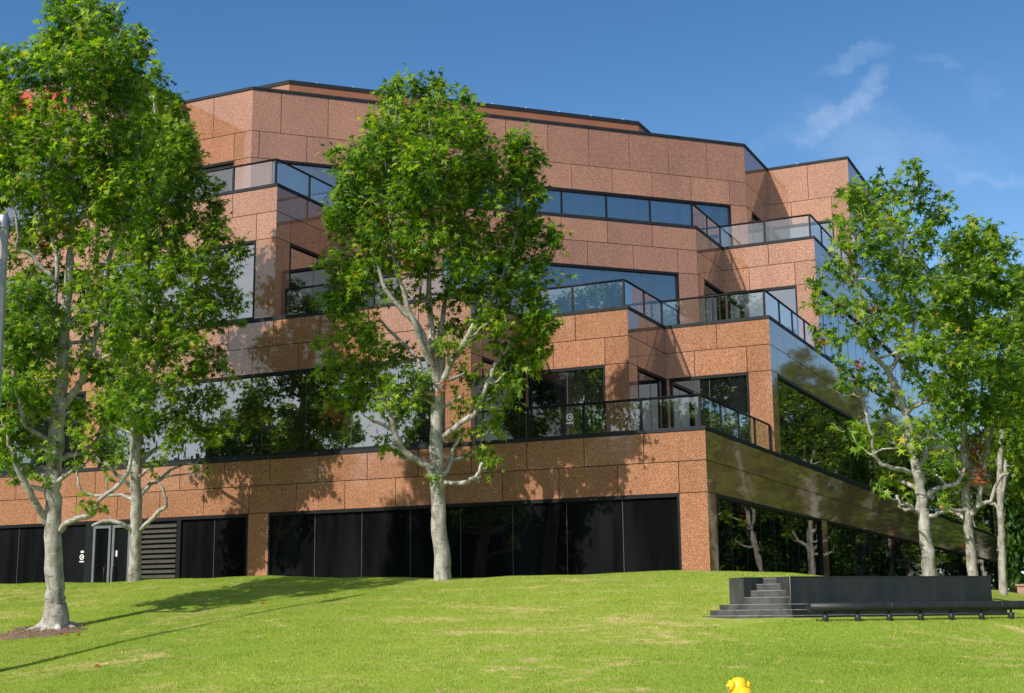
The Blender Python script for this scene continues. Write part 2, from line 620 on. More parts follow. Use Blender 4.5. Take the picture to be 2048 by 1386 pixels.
tag(m.build('pavement', M['concrete']), kind='structure')

# ------------------------------------------------------------------ building
XR, YF = -10.06, 32.30
Z1, Z2, Z3, Z4, Z5 = 1.2, 6.05, 10.14, 14.24, 19.19
WT = {1: 4.41, 2: 8.48, 3: 12.56, 4: 16.68}
ZB = {1: Z1, 2: Z2, 3: Z3, 4: Z4}
ZT = {1: Z2, 2: Z3, 3: Z4, 4: Z5}
MJ = {1: 5.20, 2: 9.27, 3: 13.38, 4: 17.63}
YE = 95.0
XL = -47.0
bld = empty('office_building', (-24, 40, 2.2))
tag(bld, 'stepped red granite office building with dark window bands, glass balcony rails and mirror-like side wall', 'building')
rng = random.Random(4)

def frame(p0, p1):
    p0 = np.array(p0, float)
    p1 = np.array(p1, float)
    L = np.linalg.norm(p1-p0)
    t = (p1-p0)/L
    n = np.array([t[1], -t[0]])
    return (lambda u, d: p0+t*u+n*d), L
MOD = 1.625
def panels(mb, fr, u0, u1, z0, z1, cuts):
    """granite slabs with open joints on a dark backing"""
    g = .0105
    cs = [u0]+sorted(c for c in cuts if u0+.15 < c < u1-.15)+[u1]
    for a_, b_ in zip(cs[:-1], cs[1:]):
        mb.fbox(fr, a_+(g if a_ > u0 else 0), b_-(g if b_ < u1 else 0), -.03, rng.uniform(-.0008, .0008), z0+g, z1-g, 0)
def wall(lvl, p0, p1, wins, measure='end', near_trim=0.0, u_from=0.0, name='granite_wall'):
    """one straight run of one storey: granite band over the window zone, piers between windows.
    wins: list of (u0, u1, kind)"""
    fr, L = frame(p0, p1)
    zb, zw, zm, zt = ZB[lvl], WT[lvl], MJ[lvl], ZT[lvl]
    mb = MB()
    s0 = .032 if u_from else 0.0
    if measure == 'end':
        up = [L-MOD*k for k in range(1, 60) if L-MOD*k > 0]
        lo = [L-.72-MOD*k for k in range(0, 60) if L-.72-MOD*k > 0]
    else:
        up = [MOD*k for k in range(1, 60) if MOD*k < L]
        lo = [.72+MOD*k for k in range(0, 60) if .72+MOD*k < L]
    panels(mb, fr, s0, L, zm, zt-.10, up)
    panels(mb, fr, s0, L, zw, zm, lo)
    mb.fbox(fr, .033, L-.033, -.28, -.035, zw-.03, zt-.10, 1)
    # piers
    edges = [s0]
    for w in sorted(wins):
        edges += [w[0], w[1]]
    edges.append(L)
    for a_, b_ in zip(edges[0::2], edges[1::2]):
        if b_-a_ > .06:
            panels(mb, fr, a_, b_, zb, zw-.0, [])
            mb.fbox(fr, a_+.033, b_-.033, -.28, -.035, zb, zw-.031, 1)
    mb.build(name, [M['granite'], M['joint']], bld)
    for (a_, b_, kind) in wins:
        if kind == 'none':
            continue
        window(lvl, fr, a_, b_, kind)
    return fr, L
def window(lvl, fr, u0, u1, kind):
    zb, zw = ZB[lvl], WT[lvl]
    n = max(1, round((u1-u0)/1.4625))
    w = (u1-u0)/n
    gm = M['blue'] if kind == 'blue' else (M['lowglass'] if lvl == 1 else M['glass'])
    g = MB()
    for i in range(n):
        t1, t2, t3 = (rng.uniform(-.0022, .0022) for _ in range(3))
        q = []
        for (u, z, s) in ((u0+i*w, zb, t1), (u0+(i+1)*w, zb, t1+t2), (u0+(i+1)*w, zw, t3+t2), (u0+i*w, zw, t3)):
            p = fr(u, -.07+s)
            q.append((p[0], p[1], z))
        g.poly(q)
    go = g.build('window', gm, bld)
    f = MB()
    f.fbox(fr, u0, u1, -.10, .012, zw-.085, zw-.001)
    if lvl == 1 or True:
        f.fbox(fr, u0, u1, -.10, .006, zb+.001, zb+.07)
    f.fbox(fr, u0, u0+.06, -.10, .008, zb+.07, zw-.085)
    f.fbox(fr, u1-.06, u1, -.10, .008, zb+.07, zw-.085)
    if n > 1:
        for i in range(1, n):
            f.fbox(fr, u0+i*w-.007, u0+i*w+.007, -.069, -.064, zb+.07, zw-.085, 1)
    f.build('window_frame', [M['metal'], M['louver']], go)
def cap(run, z, w=.30, h=.10, name='parapet_cap', out=.02, mat='capmetal'):
    """coping along a list of plan points"""
    mb = MB()
    P = [np.array(p, float) for p in run]
    nrm = []
    for i in range(len(P)-1):
        t = P[i+1]-P[i]
        t /= np.linalg.norm(t)
        nrm.append(np.array([t[1], -t[0]]))
    def off(i, d):
        if i == 0:
            return P[0]+nrm[0]*d
        if i == len(P)-1:
            return P[-1]+nrm[-1]*d
        b = nrm[i-1]+nrm[i]
        b /= (1+np.dot(nrm[i-1], nrm[i]))
        return P[i]+b*d
    for i in range(len(P)-1):
        q = [off(i, out), off(i+1, out), off(i+1, out-w), off(i, out-w)]
        mb.hexa([(p[0], p[1], z-h) for p in q]+[(p[0], p[1], z) for p in q])
    mb.build(name, M[mat], bld)
    return off

I1, I2, I3, I4, I5 = -13.32, -16.57, -20.05, -23.05, -29.56
YA, YB, Y3, Y4 = 35.80, 39.02, 45.68, 52.48
C3R = (I1, 42.60)
C3L = (-20.12, YA)
C4R = (I1, 49.14)
C4L = (-26.64, 35.80)
def A(lvl, x0, x1, y, wins):
    return wall(lvl, (x0, y), (x1, y), [(w0-x0, w1-x0, k) for w0, w1, k in wins])
def B(lvl, x, y0, y1, wins):
    return wall(lvl, (x, y0), (x, y1), [(w0-y0, w1-y0, k) for w0, w1, k in wins], 'start', u_from=1)
# storey 1
A(1, XL, XR, YF, [(XL+.1, -29.78, 'd'), (-29.78, -27.98, 'none'), (-27.98, -27.72, 'd'), (-27.72, -26.26, 'none'), (-26.26, -23.79, 'd'), (-23.08, -10.78, 'd')])
B(1, XR, YF, YE, [(YF+.72, YF+12.2, 'd'), (YF+13.0, YE-.8, 'd')])
# storey 2
A(2, XL, I2, YF, [(XL+.1, -30.1, 'd'), (-29.50, -17.36, 'd')])
B(2, I2, YF, YA, [(YF+.7, YA-.02, 'd')])
A(2, I2, I1, YA, [(I2+.1, -14.05, 'd')])
B(2, I1, YA, YB, [(YA+.70, YB-.02, 'd')])
A(2, I1, XR, YB, [(I1+.10, -10.75, 'd')])
B(2, XR, YB, YE, [(YB+.72, YE-.8, 'd')])
# storey 3
A(3, XL, I4, YF, [(XL+.1, -31.5, 'd'), (-29.5, -23.77, 'd')])
B(3, I4, YF, YA, [(YF+.72, YA-.02, 'd')])
A(3, I4, C3L[0], YA, [(I4+.1, -20.81, 'd')])
Lc3 = math.hypot(C3R[0]-C3L[0], C3R[1]-C3L[1])
wall(3, C3L, C3R, [(.72, Lc3-.72, 'blue')])
B(3, I1, C3R[1], Y3, [(C3R[1]+.72, Y3-.02, 'd')])
A(3, I1, XR, Y3, [(I1+.10, -10.75, 'd')])
B(3, XR, Y3, YE, [(Y3+.72, YE-.8, 'd')])
# storey 4
A(4, XL, I5, YF, [(XL+.1, -30.6, 'd')])
B(4, I5, YF, YA, [(YF+.72, YA-.02, 'd')])
A(4, I5, C4L[0], YA, [(I5+.1, -27.33, 'd')])
Lc4 = math.hypot(C4R[0]-C4L[0], C4R[1]-C4L[1])
wall(4, C4L, C4R, [(.70, Lc4-.70, 'blue')])
B(4, I1, C4R[1], Y4, [(C4R[1]+.72, Y4-.02, 'd')])
A(4, I1, XR, Y4, [(I1+.10, -10.75, 'd')])
B(4, XR, Y4, YE, [(Y4+.72, YE-.8, 'd')])
# copings
cap([(XL, YF), (XR, YF), (XR, YB), (XR, YE)], Z2, w=.26)
cap([(XL, YF), (I2, YF), (I2, YA), (I1, YA), (I1, YB), (XR, YB), (XR, YE)], Z3, w=.26)
cap([(XL, YF), (I4, YF), (I4, YA), C3L, C3R, (I1, Y3), (XR, Y3), (XR, YE)], Z4, w=.26)
cap([(XL, YF), (I5, YF), (I5, YA), C4L, C4R, (I1, Y4), (XR, Y4), (XR, YE)], Z5, w=.40, h=.10, out=.035)
# terrace floors and roof
def slab(pts, z, name):
    mb = MB()
    mb.poly([(x, y, z) for x, y in pts])
    mb.build(name, M['roof'], bld)
e = .2
slab([(XL, YF+e), (XR-e, YF+e), (XR-e, YE), (XL, YE)], Z2-.25, 'terrace_floor')
slab([(XL, YF+e), (I2-e, YF+e), (I2-e, YA+e), (I1-e, YA+e), (I1-e, YB+e), (XR-e, YB+e), (XR-e, YE), (XL, YE)], Z3-.25, 'terrace_floor')
slab([(XL, YF+e), (I4-e, YF+e), (I4-e, YA+e), (C3L[0], YA+e), (I1-e, C3R[1]+e), (I1-e, Y3+e), (XR-e, Y3+e), (XR-e, YE), (XL, YE)], Z4-.25, 'terrace_floor')
slab([(XL, YF+e), (I5-e, YF+e), (I5-e, YA+e), (C4L[0], YA+e), (I1-e, C4R[1]+e), (I1-e, Y4+e), (XR-e, Y4+e), (XR-e, YE), (XL, YE)], Z5-.30, 'roof')
mb = MB()
mb.box(XL-.02, XL+.02, YF+.3, YE-.1, Z1, Z5-.3)
mb.box(XL+.02, XR-.3, YE-.1, YE, Z1, Z5-.3)
mb.build('rear_wall', M['concrete'], bld)
# plant screen on the roof
sA = np.array([-26.6, 37.85])
sB = np.array([-17.0, 47.45])
fr, L = frame(sA, sB)
mb = MB()
mb.fbox(fr, 0, L, -.2, 0, Z5-.3, 20.02)
q = sB+np.array([0, 9.0])
fr2, L2 = frame(sB, q)
mb.fbox(fr2, .003, L2, -.2, 0, Z5-.3, 20.02)
q0 = sA+np.array([-12.0, 0])
fr3, L3 = frame(q0, sA)
mb.fbox(fr3, 0, L3-.003, -.2, 0, Z5-.3, 20.02)
scr = mb.build('roof_screen', M['brown'], bld)
mb = MB()
for f_, l_ in ((fr, L), (fr2, L2), (fr3, L3)):
    mb.fbox(f_, -.02, l_+.02, -.24, .03, 20.022, 20.16)
mb.build('screen_cap', M['capmetal'], scr)
def stud(x, y, z, h):
    mb = MB()
    mb.box(x-.012, x+.012, y-.012, y+.012, z, z+h)
    mb.build('roof_stud', M['zinc'], bld)
for k in range(10):
    p = fr(1.0+k*1.33, -.1)
    stud(p[0], p[1], 20.16, .08)
frc, Lc = frame(C4L, C4R)
for k in range(6):
    p = frc(1.6+k*3.1, -.15)
    stud(p[0], p[1], Z5, .07)
for x in (-28.2, -12.1):
    stud(x, YA+.15 if x < -20 else Y4+.15, Z5, .09)

def railing(run, z, post_sp=1.625, H=.80):
    """glass balcony rail along plan points (offset inside the coping)"""
    mb = MB()
    P = [np.array(p, float) for p in run]
    pts = [(p[0], p[1], z+H) for p in P]
    for i in range(len(pts)-1):
        mb.tube([pts[i], pts[i+1]], .034, 8)
    root = mb.build('balcony_railing', M['metal'], bld)
    for i in range(len(P)-1):
        d = P[i+1]-P[i]
        L = np.linalg.norm(d)
        n = max(1, round(L/post_sp))
        fr, _ = frame(P[i], P[i+1])
        for k in range(n+1):
            if k == 0 and i > 0:
                continue
            pb = MB()
            u = L*k/n
            u = min(max(u, .03), L-.03)
            pb.fbox(fr, u-.028, u+.028, -.028, .028, z-.02, z+H-.02)
            pb.build('railing_post', M['metal'], root)
        gb = MB()
        for k in range(n):
            gb.fbox(fr, L*k/n+.04, L*(k+1)/n-.04, -.006, .006, z+.03, z+H-.05)
        gb.build('glass_panel', M['clear'], root)
s = .12
railing([(I2+.05, YF+s), (XR-s, YF+s), (XR-s, YB-.05)], Z2, 1.55)
railing([(I4+.30, YF+s), (I2-s, YF+s), (I2-s, YA+s), (I1-s, YA+s), (I1-s, YB+s), (XR-s, YB+s), (XR-s, Y3-.05)], Z3, 1.62, .80)
cs = .12*math.tan(rad(22.5))
railing([(I5+.05, YF+s), (I4-s, YF+s), (I4-s, YA+s), (C3L[0]-cs, YA+s), (I1-s, C3R[1]+cs), (I1-s, Y3+s), (XR-s, Y3+s), (XR-s, Y4-.05)], Z4, 1.62, .80)

# entrance doors and louvre in storey 1
fr, L = frame((XL, YF), (XR, YF))
U = lambda x: x-XL
mb = MB()
mb.fbox(fr, U(-29.78), U(-29.55), -.11, .014, Z1, WT[1]-.03)
mb.fbox(fr, U(-28.06), U(-27.98), -.11, .014, Z1, WT[1]-.03)
mb.fbox(fr, U(-29.55), U(-28.06), -.11, .010, WT[1]-.14, WT[1]-.03)
dfr = mb.build('door_frame', M['metal'], bld)
for (a_, b_, h) in ((-29.53, -28.84, 1), (-28.78, -28.08, 0)):
    mb = MB()
    g2 = MB()
    for (x0, x1) in ((a_, a_+.085), (b_-.085, b_)):
        mb.fbox(fr, U(x0), U(x1), -.08, .018, Z1+.02, WT[1]-.15)
    mb.fbox(fr, U(a_+.085), U(b_-.085), -.08, .016, WT[1]-.23, WT[1]-.15)
    mb.fbox(fr, U(a_+.085), U(b_-.085), -.08, .016, Z1+.02, Z1+.25)
    dr = mb.build('door', M['silver'], bld)
    g2.fbox(fr, U(a_+.085), U(b_-.085), -.05, -.04, Z1+.25, WT[1]-.23)
    g2.build('door_pane', M['lowglass'], dr)
    hb = MB()
    xh = b_-.14 if h else a_+.14
    hb.tube([fr(U(xh), .0).tolist()+[2.55], fr(U(xh), .09).tolist()+[2.6], fr(U(xh), .09).tolist()+[3.0], fr(U(xh), 0).tolist()+[3.05]], .018, 6)
    hb.build('door_handle', M['black'], dr)
mb = MB()
mb.fbox(fr, U(-27.72), U(-27.64), -.11, .012, Z1, WT[1]-.03)
mb.fbox(fr, U(-26.34), U(-26.26), -.11, .012, Z1, WT[1]-.03)
mb.fbox(fr, U(-27.64), U(-26.34), -.11, .010, WT[1]-.10, WT[1]-.03)
mb.fbox(fr, U(-27.64), U(-26.34), -.13, -.12, Z1, WT[1]-.10)
lv = mb.build('louver_frame', M['metal'], bld)
mb = MB()
z = 1.95
while z < WT[1]-.15:
    a_, b_ = U(-27.63), U(-26.35)
    P = [(*fr(a_, .02), z-.045), (*fr(b_, .02), z-.045), (*fr(b_, -.10), z+.03), (*fr(a_, -.10), z+.03),
         (*fr(a_, .03), z+.02), (*fr(b_, .03), z+.02), (*fr(b_, -.10), z+.065), (*fr(a_, -.10), z+.065)]
    mb.hexa(P)
    z += .148
mb.build('louver_blade', M['louver'], lv)
# decals on glass: round no smoking signs
def decal(fr, u, d, z, sc_=1.0, bar=True):
    mb = MB()
    n = 20
    for (r0, r1) in ((.05, .075), (0.0, .0)):
        if r1 == 0:
            continue
        for k in range(n):
            a0, a1 = 2*math.pi*k/n, 2*math.pi*(k+1)/n
            q = []
            for (r, a_) in ((r0, a0), (r1, a0), (r1, a1), (r0, a1)):
                p = fr(u+r*sc_*math.cos(a_), d)
                q.append((p[0], p[1], z+r*sc_*math.sin(a_)))
            mb.poly(q)
    mb.fbox(fr, u-.012*sc_, u+.03*sc_, d-.001, d+.001, z-.02*sc_, z+.025*sc_)
    mb.fbox(fr, u-.075*sc_, u+.075*sc_, d-.001, d+.001, z-.135*sc_, z-.105*sc_)
    mb.build('no_smoking_decal', M['white'], bld)
decal(fr, U(-30.0), -.05, 3.34, 1.15)
mb = MB()
mb.fbox(fr, U(-30.05), U(-29.93), -.052, -.05, 3.47, 3.53)
mb.build('notice_decal', M['white'], bld)
mb = MB()
mb.fbox(fr, U(-28.66), U(-28.60), -.035, -.033, 3.32, 3.50)
mb.build('notice_decal', M['white'], bld)
decal(fr, U(-13.74), -s+.012, 6.53, 1.3)
# small wall light at the foot of the granite pier
mb = MB()
p = fr(U(-23.62), .06)
mb.lathe((p[0], p[1], 2.2), (0, 0, 1), [(0, .09), (.34, .09), (.40, .075), (.43, .04), (.44, .0)], 14)
mb.build('wall_light', M['wire'], bld)

# rooftop lettering in red (hidden by foliage and seen edge on in the photograph)
def letter_sign(fr, u, z, label):
    p = fr(u, 0)
    root = empty('channel_letter_sign', (p[0], p[1], z))
    tag(root, label, 'sign')
    def seg(mb, u0, u1, z0, z1):
        mb.fbox(fr, u0, u1, .05, .28, z0, z1, 0)
    shapes = ['ring', 'bar', 'arch', 'ring', 'bar']
    uu = u
    for k, s_ in enumerate(shapes):
        mb = MB()
        if s_ == 'bar':
            seg(mb, uu, uu+.24, z, z+1.0)
            uu += .50
        else:
            n = 16
            a0, a1 = (0, math.pi) if s_ == 'arch' else (0, 2*math.pi)
            cx, r1, r0 = uu+.42, .42, .24
            for i in range(n):
                P = []
                t0, t1 = a0+(a1-a0)*i/n, a0+(a1-a0)*(i+1)/n
                for d in (.05, .28):
                    for (r, t_) in ((r0, t0), (r1, t0), (r1, t1), (r0, t1)):
                        q = fr(cx+r*math.cos(t_), d)
                        P.append((q[0], q[1], z+.5+r*1.18*math.sin(t_)))
                mb.hexa(P)
            if s_ == 'arch':
                seg(mb, uu, uu+.18, z, z+.5)
                seg(mb, uu+.66, uu+.84, z, z+.5)
            uu += 1.05
        mb.build('letter', M['red'], root)
fr0, _ = frame((XL, YF), (XR, YF))
letter_sign(fr0, U(-35.2), 17.85, 'red channel letters high on the left wing behind the tree leaves')
frB, _ = frame((XR, YF), (XR, YE))
letter_sign(frB, 53.3-YF, 17.35, 'red letters seen edge-on at the top of the mirrored side wall')

# ------------------------------------------------------------------ trees
def catmull(pts, rs, sub=4):
    P = [np.array(p, float) for p in pts]
    out, ro = [], []
    for i in range(len(P)-1):
        p0 = P[max(i-1, 0)]
        p1, p2 = P[i], P[i+1]
        p3 = P[min(i+2, len(P)-1)]
        for k in range(sub):
            t = k/sub
            out.append(.5*((2*p1)+(-p0+p2)*t+(2*p0-5*p1+4*p2-p3)*t*t+(-p0+3*p1-3*p2+p3)*t**3))
            ro.append(rs[i]*(1-t)+rs[i+1]*t)
    out.append(P[-1])
    ro.append(rs[-1])
    return out, ro

# star-shaped five-lobed leaf: centre + 10 rim points; x = width, y = toward tip
_ang = [90, 62, 35, 5, -30, -90, -150, -185, -215, -242]
_rr = [1.10, .33, .90, .30, .66, .20, .66, .30, .90, .33]
LV = np.array([[0, 0, .0]]+[[r*math.cos(rad(a)), r*math.sin(rad(a)), -.16*r*r] for a, r in zip(_ang, _rr)])
LV[:, 1] += .30
LF = np.array([[0, 1+(k+1) % 10, 1+k] for k in range(10)])
# simple pointed leaf for shrubs and far crowns
SV = np.array([[0, 0, 0], [.38, .5, -.05], [0, 1.1, -.1], [-.38, .5, -.05]])
SF = np.array([[0, 1, 2], [0, 2, 3]])
def leaves_mesh(name, pos, tip, nrm, size, LV=LV, LF=LF):
    tip = tip/(np.linalg.norm(tip, axis=1, keepdims=True)+1e-9)
    side = np.cross(tip, nrm)
    side /= np.linalg.norm(side, axis=1, keepdims=True)+1e-9
    up = np.cross(side, tip)
    size = size*1.12
    V = pos[:, None, :]+size[:, None, None]*(side[:, None, :]*LV[None, :, 0:1]+tip[:, None, :]*LV[None, :, 1:2]+up[:, None, :]*LV[None, :, 2:3])
    n = len(pos)
    F = (LF[None]+(np.arange(n)*len(LV))[:, None, None]).reshape(-1, 3)
    return tri_mesh(name, V.reshape(-1, 3), F)

def shoots(R, centers, radii, counts, size, wood, wrad, droop=.35, per=9, clus=.36):
    """leafy shoots inside ellipsoids; returns leaf arrays and twigs"""
    P, T, Nn, S = [], [], [], []
    for c, r, cnt in zip(centers, radii, counts):
        ns = max(1, int(cnt/per))
        d = R.normal(size=(ns, 3))
        d /= np.linalg.norm(d, axis=1, keepdims=True)
        rr = R.uniform(.15, 1, size=(ns, 1))**.5
        o = c+d*rr*r*.92
        out = d*.7+R.normal(size=(ns, 3))*.40+np.array([0, 0, .85])
        out /= np.linalg.norm(out, axis=1, keepdims=True)
        L = R.uniform(.25, .60, size=(ns, 1))*min(1.0, float(max(r))*1.7+.25)
        for k in range(per):
            t = (k+R.uniform(.1, .9, size=(ns, 1)))/per
            q = o+out*L*t-np.array([0, 0, 1])*.25*L*t*t
            side = R.normal(size=(ns, 3))
            side /= np.linalg.norm(side, axis=1, keepdims=True)
            q = q+side*R.uniform(.02, .16, size=(ns, 1))
            tip = side*.8+out*.35-np.array([0, 0, 1])*R.uniform(droop-.3, droop+.9, size=(ns, 1))
            nr = np.array([0, 0, 1.0])+side*.55+R.normal(size=(ns, 3))*.40+np.array([-.10, -.35, 0])
            P.append(q)
            T.append(tip)
            Nn.append(nr)
            S.append(size*R.uniform(.62, 1.2, size=ns))
        for j in range(ns):
            if R.random() < .55:
                wood.append(([c*.35+o[j]*.65, o[j], o[j]+out[j]*L[j]*.9], [.011*wrad, .008*wrad, .003]))
    return np.concatenate(P), np.concatenate(T), np.concatenate(Nn), np.concatenate(S)

def make_tree(name, label, cat, base, trunk, limbs, blobs, seed, leaf=.125, group=None, density=1.0, depthR=1.7, roots=False, dead=None, trunk_off=None):
    """trunk/limbs: lists of (px, py, radius_px[, depth offset m]) traced at the tree's own distance"""
    R = np.random.default_rng(seed)
    bx, by = base
    bz = float(ground(bx, by))
    D = depth_of((bx, by, bz))
    root = empty(name, (bx, by, bz-.02))
    tag(root, label, cat, group)
    mpp = D/FPX
    wood = MB()
    # trunk
    tp = [at_depth(t[0], t[1], D+(t[3] if len(t) > 3 else 0)) for t in trunk]
    tr = [t[2]*mpp for t in trunk]
    tp[0] = np.array([tp[0][0], tp[0][1], bz-.25])
    pts, rs = catmull(tp, tr, 5)
    pts = [p+R.normal(size=3)*.012*(i > 2) for i, p in enumerate(pts)]
    rs = [r*(1+R.normal()*.035) for r in rs]
    wood.tube(pts, rs, 14)
    nodes = [(p, r) for p, r in zip(pts, rs)]
    if roots:
        for k in range(7):
            a_ = k*.9+.3
            e_ = np.array([math.cos(a_), math.sin(a_), 0])
            q = np.array([bx, by, 0])
            ln = R.uniform(.5, 1.05)
            pp = []
            for t_, up_ in ((.08, .34), (.28, .10), (.6, .012), (1.0, -.06)):
                w_ = q+e_*ln*t_
                pp.append(np.array([w_[0], w_[1], float(ground(w_[0], w_[1]))+up_]))
            pp, rr = catmull(pp, [.13, .09, .05, .02], 3)
            wood.tube(pp, rr, 8)
    for lb in limbs:
        lp = []
        for t in lb:
            lp.append(at_depth(t[0], t[1], D+(t[3] if len(t) > 3 else 0)))
        pts, rs = catmull(lp, [t[2]*mpp for t in lb], 4)
        pts = [p+R.normal(size=3)*.014*(0 < i < len(pts)-1) for i, p in enumerate(pts)]
        rs = [r*.86 for r in rs]
        wood.tube(pts, rs, 9)
        nodes += [(p, r) for p, r in zip(pts, rs)]
    # blobs
    cx = np.mean([b[0] for b in blobs])
    hw = max(abs(b[0]-trunk[0][0]) for b in blobs)*mpp*.8
    C, RR, CN = [], [], []
    axis_x = trunk[-1][0]
    for b in blobs:
        px, py, rx, ry = b[:4]
        den = b[4] if len(b) > 4 else 1.0
        q = abs(px-axis_x)*mpp
        dr = max(.35, math.sqrt(max(0.05, depthR**2-min(q, depthR*.98)**2)))
        reps = 1 if min(rx, ry) < 28 else 2
        for k in range(reps):
            if len(b) > 5:
                o = b[5]
            else:
                o = (R.uniform(-.95, -.15) if k == 0 else R.uniform(.15, .95))*dr
                if reps == 1:
                    o = R.uniform(-.6, .6)*dr
            c = at_depth(px+R.uniform(-4, 4), py+R.uniform(-4, 4), D+o)
            C.append(c)
            rw = max(rx*mpp, .12)
            RR.append(np.array([rw*.95, rw*.95, ry*mpp*.95]))
            CN.append(den*density*math.pi*rx*ry*mpp*mpp/(leaf*leaf*1.15)*(12.8 if reps == 1 else 7.7))
    # attach blobs to the skeleton, nearest first
    todo = list(range(len(C)))
    base_n = list(nodes)
    while todo:
        best = None
        NP = np.array([n[0] for n in nodes])
        NR = np.array([n[1] for n in nodes])
        for i in todo:
            d = np.linalg.norm(NP-C[i], axis=1)+np.where(NP[:, 2] > C[i][2]-.15, 2.0+2*(NP[:, 2]-C[i][2]+.15), 0)-NR*2.5
            d = np.where(NP[:, 2] < bz+1.5, 99, d)
            j = int(np.argmin(d))
            if best is None or d[j] < best[0]:
                best = (d[j], i, j)
        _, i, j = best
        todo.remove(i)
        p0, r0 = nodes[j]
        p1 = C[i]
        v = p1-p0
        L = np.linalg.norm(v)
        m1 = p0+v*.35+np.array([0, 0, -.06*L])+R.normal(size=3)*.05*L
        m2 = p0+v*.7+np.array([0, 0, -.04*L])+R.normal(size=3)*.04*L
        e_ = p1+np.array([0, 0, RR[i][2]*.4])
        ra = min(r0*.62, .05+.012*L)
        pts, rs = catmull([p0, m1, m2, p1, e_], [ra, ra*.85, ra*.68, ra*.5, .008], 3)
        wood.tube(pts, rs, 7)
        nodes += [(p, r) for p, r in list(zip(pts, rs))[3:]]
    tw = []
    P, T, Nn, S = shoots(R, C, RR, CN, leaf, tw, 1.0)
    for pp, rr in tw:
        wood.tube(pp, rr, 3, False)
    wood.build('trunk', M['bark'], root)
    me = leaves_mesh('crown', P, T, Nn, S)
    link('crown', me, M['leaf'], root)
    if dead:
        for q in dead:
            P, T, Nn, S = shoots(R, [at_depth(q[0], q[1], D-.3)], [np.array([q[2]*mpp]*2+[q[3]*mpp])], [q[4]], leaf*.62, [], 1, .9, 6)
            link('withered_twig', leaves_mesh('withered_twig', P, T, Nn, S), M['dead'], root)
    print('tree', name, 'leaves', len(me.polygons)//10, 'D', round(D, 1))
    return root

KIND = 'tree'
